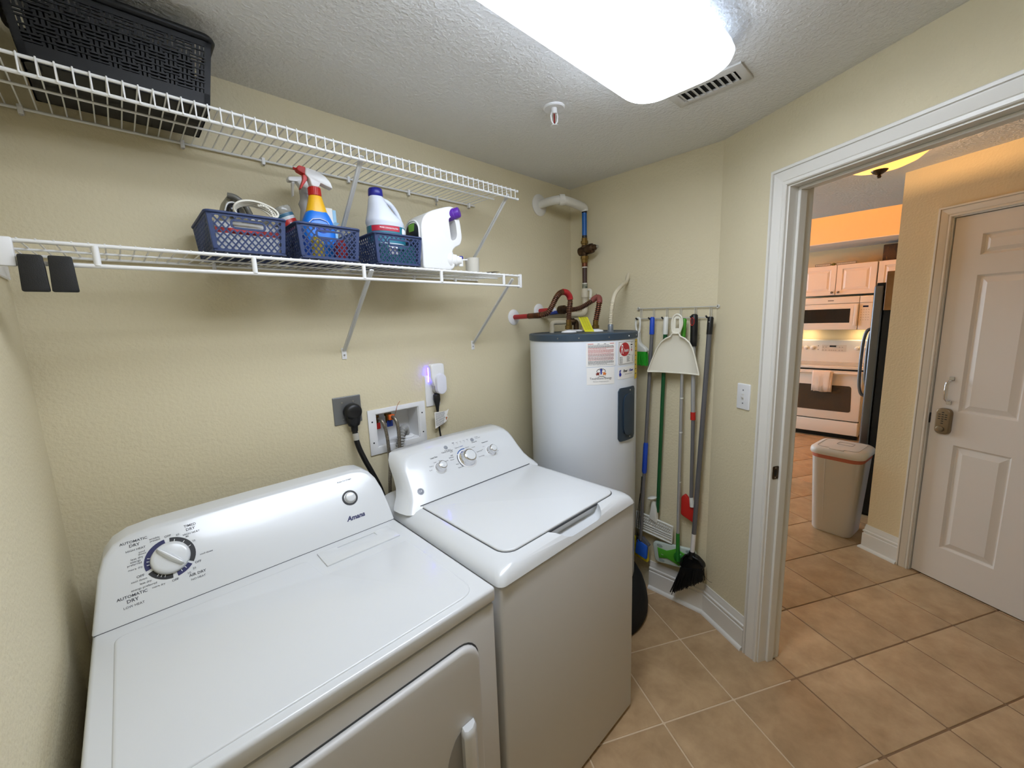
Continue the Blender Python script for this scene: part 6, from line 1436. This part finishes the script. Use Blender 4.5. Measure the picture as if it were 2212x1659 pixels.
MB().loft([[Vector((x, -r0, z)) for (x, z) in ((6.875, .905), (6.885, 1.00), (6.905, 1.185), (6.925, 1.195), (7.02, 1.195), (7.02, .905))], [Vector((x, -r1, z)) for (x, z) in ((6.875, .905), (6.885, 1.00), (6.905, 1.185), (6.925, 1.195), (7.02, 1.195), (7.02, .905))]]).build('backguard', RW, rg_, smooth=None)
BGF = (Vector((6.884, 0, 0.99)), Vector((0, -1, 0)), Vector((.0205, 0, .196)).normalized(), Vector((-.98, 0, .10)).normalized())
for u in (.345, .418, .488, .952, 1.03):
    k_ = MB().lathe([(.026, 0), (.026, .004), (.021, .006), (.020, .024), (.016, .027), (.0001, .028)], BGF[0]+BGF[1]*u+BGF[2]*.098, BGF[3], n=20).build('knob', RW, rg_, smooth=45)
MB().fbox(BGF, .592, .845, .055, .140, 0, .0015).build('control_field', M('range_grey_field', (214, 204, 190), .4), rg_, smooth=None)
MB().fbox(BGF, .672, .740, .112, .132, .001, .0025).build('clock_display', M('dark_display', (20, 22, 30), .2), rg_, smooth=None)
bt_ = MB()
for (u, v) in [(.605+.030*i, .070+.040*j) for i in range(2) for j in range(2)]+[(.775+.030*i, .070+.040*j) for i in range(2) for j in range(2)]+[(.672+.022*i, .070) for i in range(4)]: bt_.prism(BGF, ellipse(u, v, .0075, .0075, 10), .001, .0035)
bt_.build('touch_buttons', M('button_grey', (180, 170, 156), .5), rg_, smooth=None)
for v in (.075, .125): MB().prism(BGF, ellipse(.552, v, .005, .005, 10), 0, .002).build('indicator', BLACK, rg_, smooth=None)
tw = thing('dish_towel', 'pale dish towel folded over the oven handle', 'towel', (6.32, -.70, .60))
def tsheet(u0, u1, zb, dx_, nm):
    m_ = MB(); n = 10; fr_, bk = [], []
    for i in range(n+1):
        u = u0+(u1-u0)*i/n; wv = .003*math.sin(i*1.3)
        col = [(6.352, .80), (6.350, .835), (6.330, .8455), (6.312-dx_, .832), (6.311-dx_+wv, .76), (6.312-dx_+wv*1.4, .68), (6.314-dx_+wv*1.6, zb+.004*math.sin(i*.9))]
        fr_.append([Vector((x, -u, z)) for (x, z) in col])
    m = len(fr_[0]); vs = [p for c in fr_ for p in c]; fs = []
    for i in range(n):
        for k in range(m-1): fs.append((i*m+k, (i+1)*m+k, (i+1)*m+k+1, i*m+k+1))
    o_ = m_.add(vs, fs).build(nm, M('pale_terry', (238, 222, 206), .95, bump=(220, .5, 2)), tw, smooth=60)
    sol = o_.modifiers.new('s', 'SOLIDIFY'); sol.thickness = .003; return o_
tsheet(.604, .790, .598, .003, 'front_fold'); tsheet(.625, .806, .592, 0, 'back_fold')

# ================================================================== MICROWAVE
mw = thing('microwave_oven', 'white over-the-range microwave with dark window', 'microwave', (6.8, -.704, 1.335))
MB().box(6.63, 7.03, -r1, -r0, 1.340, 1.740).build('body', RW, mw, smooth=None)
MB().prism(kF(6.63), rrect(r0, .958, 1.338, 1.655, .006, 2), 0, .030, inset=(.005, .005)).build('door', RW, mw, smooth=50)
MB().prism(kF(6.63), rrect(r0, .958, 1.660, 1.738, .004, 2), 0, .026, inset=(.004, .004)).build('vent_grille', RW, mw, smooth=50); MB().prism(kF(6.63), rrect(.964, r1, 1.660, 1.738, .004, 2), 0, .026, inset=(.004, .004)).build('vent_grille', RW, mw, smooth=50)
MB().prism(kF(6.63), rrect(.964, r1, 1.338, 1.655, .006, 2), 0, .026, inset=(.004, .004)).build('control_panel', RW, mw, smooth=50)
MB().prism(kF(6.60), rrect(.345, .912, 1.400, 1.622, .004, 2), .0, .003, inset=(.004, .003)).build('window_bezel', RW, mw, smooth=50)
MB().prism(kF(6.60), rrect(.368, .882, 1.424, 1.594, .003, 2), .0028, .0045).build('window_glass', M('dark_microwave_glass', (30, 24, 22), .12), mw, smooth=None)
MB().prism(kF(6.60), rrect(.920, .952, 1.385, 1.640, .006, 3), .004, .026, inset=(.005, .005)).build('handle', RW, mw, smooth=50)
MB().prism(kF(6.604), rrect(.995, 1.045, 1.604, 1.624, .002, 2), 0, .0015).build('display', M('blue_black_display', (22, 26, 60), .2), mw, smooth=None)
kb = MB()
for i in range(4):
    for j in range(5): kb.prism(kF(6.604), ellipse(.985+.022*i, 1.575-.030*j, .006, .005, 8), 0, .0012)
kb.build('keypad', M('faint_key_grey', (196, 184, 170), .5), mw, smooth=None)
MB().prism(kF(6.604), rrect(.655, .715, 1.692, 1.702, .004, 2), 0, .0015).build('maker_badge', M('badge_dark', (110, 100, 94), .4), mw, smooth=None)
MB().box(6.66, 7.0, -r1+.01, -r0-.01, 1.335, 1.3405).build('underside', BLACK, mw, smooth=None)
for y in (-.42, -.98): area('microwave_cooktop_lamp', (6.90, y, 1.330), (6.97, y, 1.0), .06, .10, 0.9, (1.0, .74, .42)).parent = None

# ================================================================== UPPER CABINETS AND WHAT STANDS ON THEM
CABW = M('white_thermofoil_cabinet', (232, 222, 212), .35)
def cabinet(u0, u1, z0, z1, doors, label, knob_side):
    t = thing('wall_cabinet', label, 'cabinet', (6.87, -(u0+u1)/2, z0), 'white wall cabinets in the kitchen')
    MB().box(6.722, 7.028, -u1, -u0, z0, z1).build('body', CABW, t, smooth=None)
    n = doors; w_ = (u1-u0)/n
    for i in range(n):
        a, b = u0+w_*i+.004, u0+w_*(i+1)-.004; F = kF(6.72)
        m_ = MB(); fw = .052
        for (c0, c1, e0_, e1_) in ((a, a+fw, z0+.003, z1-.003), (b-fw, b, z0+.003, z1-.003), (a+fw, b-fw, z0+.003, z0+fw), (a+fw, b-fw, z1-fw, z1-.003)): m_.fbox(F, c0, c1, e0_, e1_, 0, .020)
        dd = m_.build('cabinet_door', CABW, t, smooth=None)
        raised(F, a+fw, b-fw, z0+fw, z1-fw, .010, .020, dd, CABW, 'door_panel', .022)
        ku = b-.028 if (i == 0 and n == 2) or (n == 1 and knob_side > 0) else a+.028
        MB().lathe([(.006, .018), (.006, .030), (.013, .034), (.014, .040), (.010, .045), (.0001, .046)], F[0]+F[1]*ku+F[2]*(z0+.035), F[3], n=16).build('knob', M('brushed_nickel', (120, 112, 104), .35, metal=.8), dd, smooth=50)
    return t
cabinet(.328, 1.083, 1.766, 2.134, 2, 'white double-door cabinet above the microwave', 0)
cabinet(1.090, 1.560, 1.400, 2.134, 1, 'white cabinet partly hidden behind the refrigerator', 1)
sg_ = thing('sign_board', 'narrow grey lettered sign lying along the cabinet top', 'sign', (6.74, -.68, 2.134))
MB().box(6.735, 6.750, -.632, -.474, 2.134, 2.166).build('board', M('weathered_grey_board', (120, 116, 108), .8), sg_, smooth=None); MB().box(6.735, 6.750, -.884, -.690, 2.134, 2.166).build('board', M('weathered_grey_board', (120, 116, 108), .8), sg_, smooth=None)
lb2 = MB()
for (u0, u1) in ((.482, .626), (.698, .878)):
    u = u0; rr = random.Random(int(u0*1000))
    while u < u1-.008: w_ = .007+.006*rr.random(); MB().box(6.7338, 6.735, -(u+w_), -u, 2.141, 2.159).build('letter_block', M('pale_letter', (206, 200, 188), .7), sg_, smooth=None); u += w_+.004
MB().ball((6.742, -.661, 2.150), (.012, .024, .016), 12).build('leaf_sprig', M('olive_leaf', (92, 92, 40), .7), sg_, smooth=60)
dkb = MB().box(6.80, 6.99, -1.46, -1.110, 2.1345, 2.325).build('dark_basket_box', M('dark_brown_wicker', (66, 48, 30), .8, bump=(120, .6, 2)), None, smooth=30, bevel=(.008, 2), loc=(6.9, -1.28, 2.1345)); tag(dkb, 'dark brown box standing on the cabinet behind the refrigerator', 'box')
# warm tube light inside the raised tray
tlamp = thing('tray_light', 'warm strip light lying in the cove of the raised kitchen ceiling', 'ceiling light', (4.64, -.5, 2.41))
MB().box(4.572, 4.71, ty0+.05, ty1-.05, 2.410, 2.418).build('trough', PLASW, tlamp, smooth=None); MB().box(4.704, 4.71, ty0+.05, ty1-.05, 2.418, 2.446).build('trough_lip', PLASW, tlamp, smooth=None)
MB().box(4.60, 4.69, ty0+.08, ty1-.08, 2.419, 2.440).build('lens', M('warm_lens', (255, 220, 170), .5, emit=((255, 190, 106), 66.0)), tlamp, smooth=None)
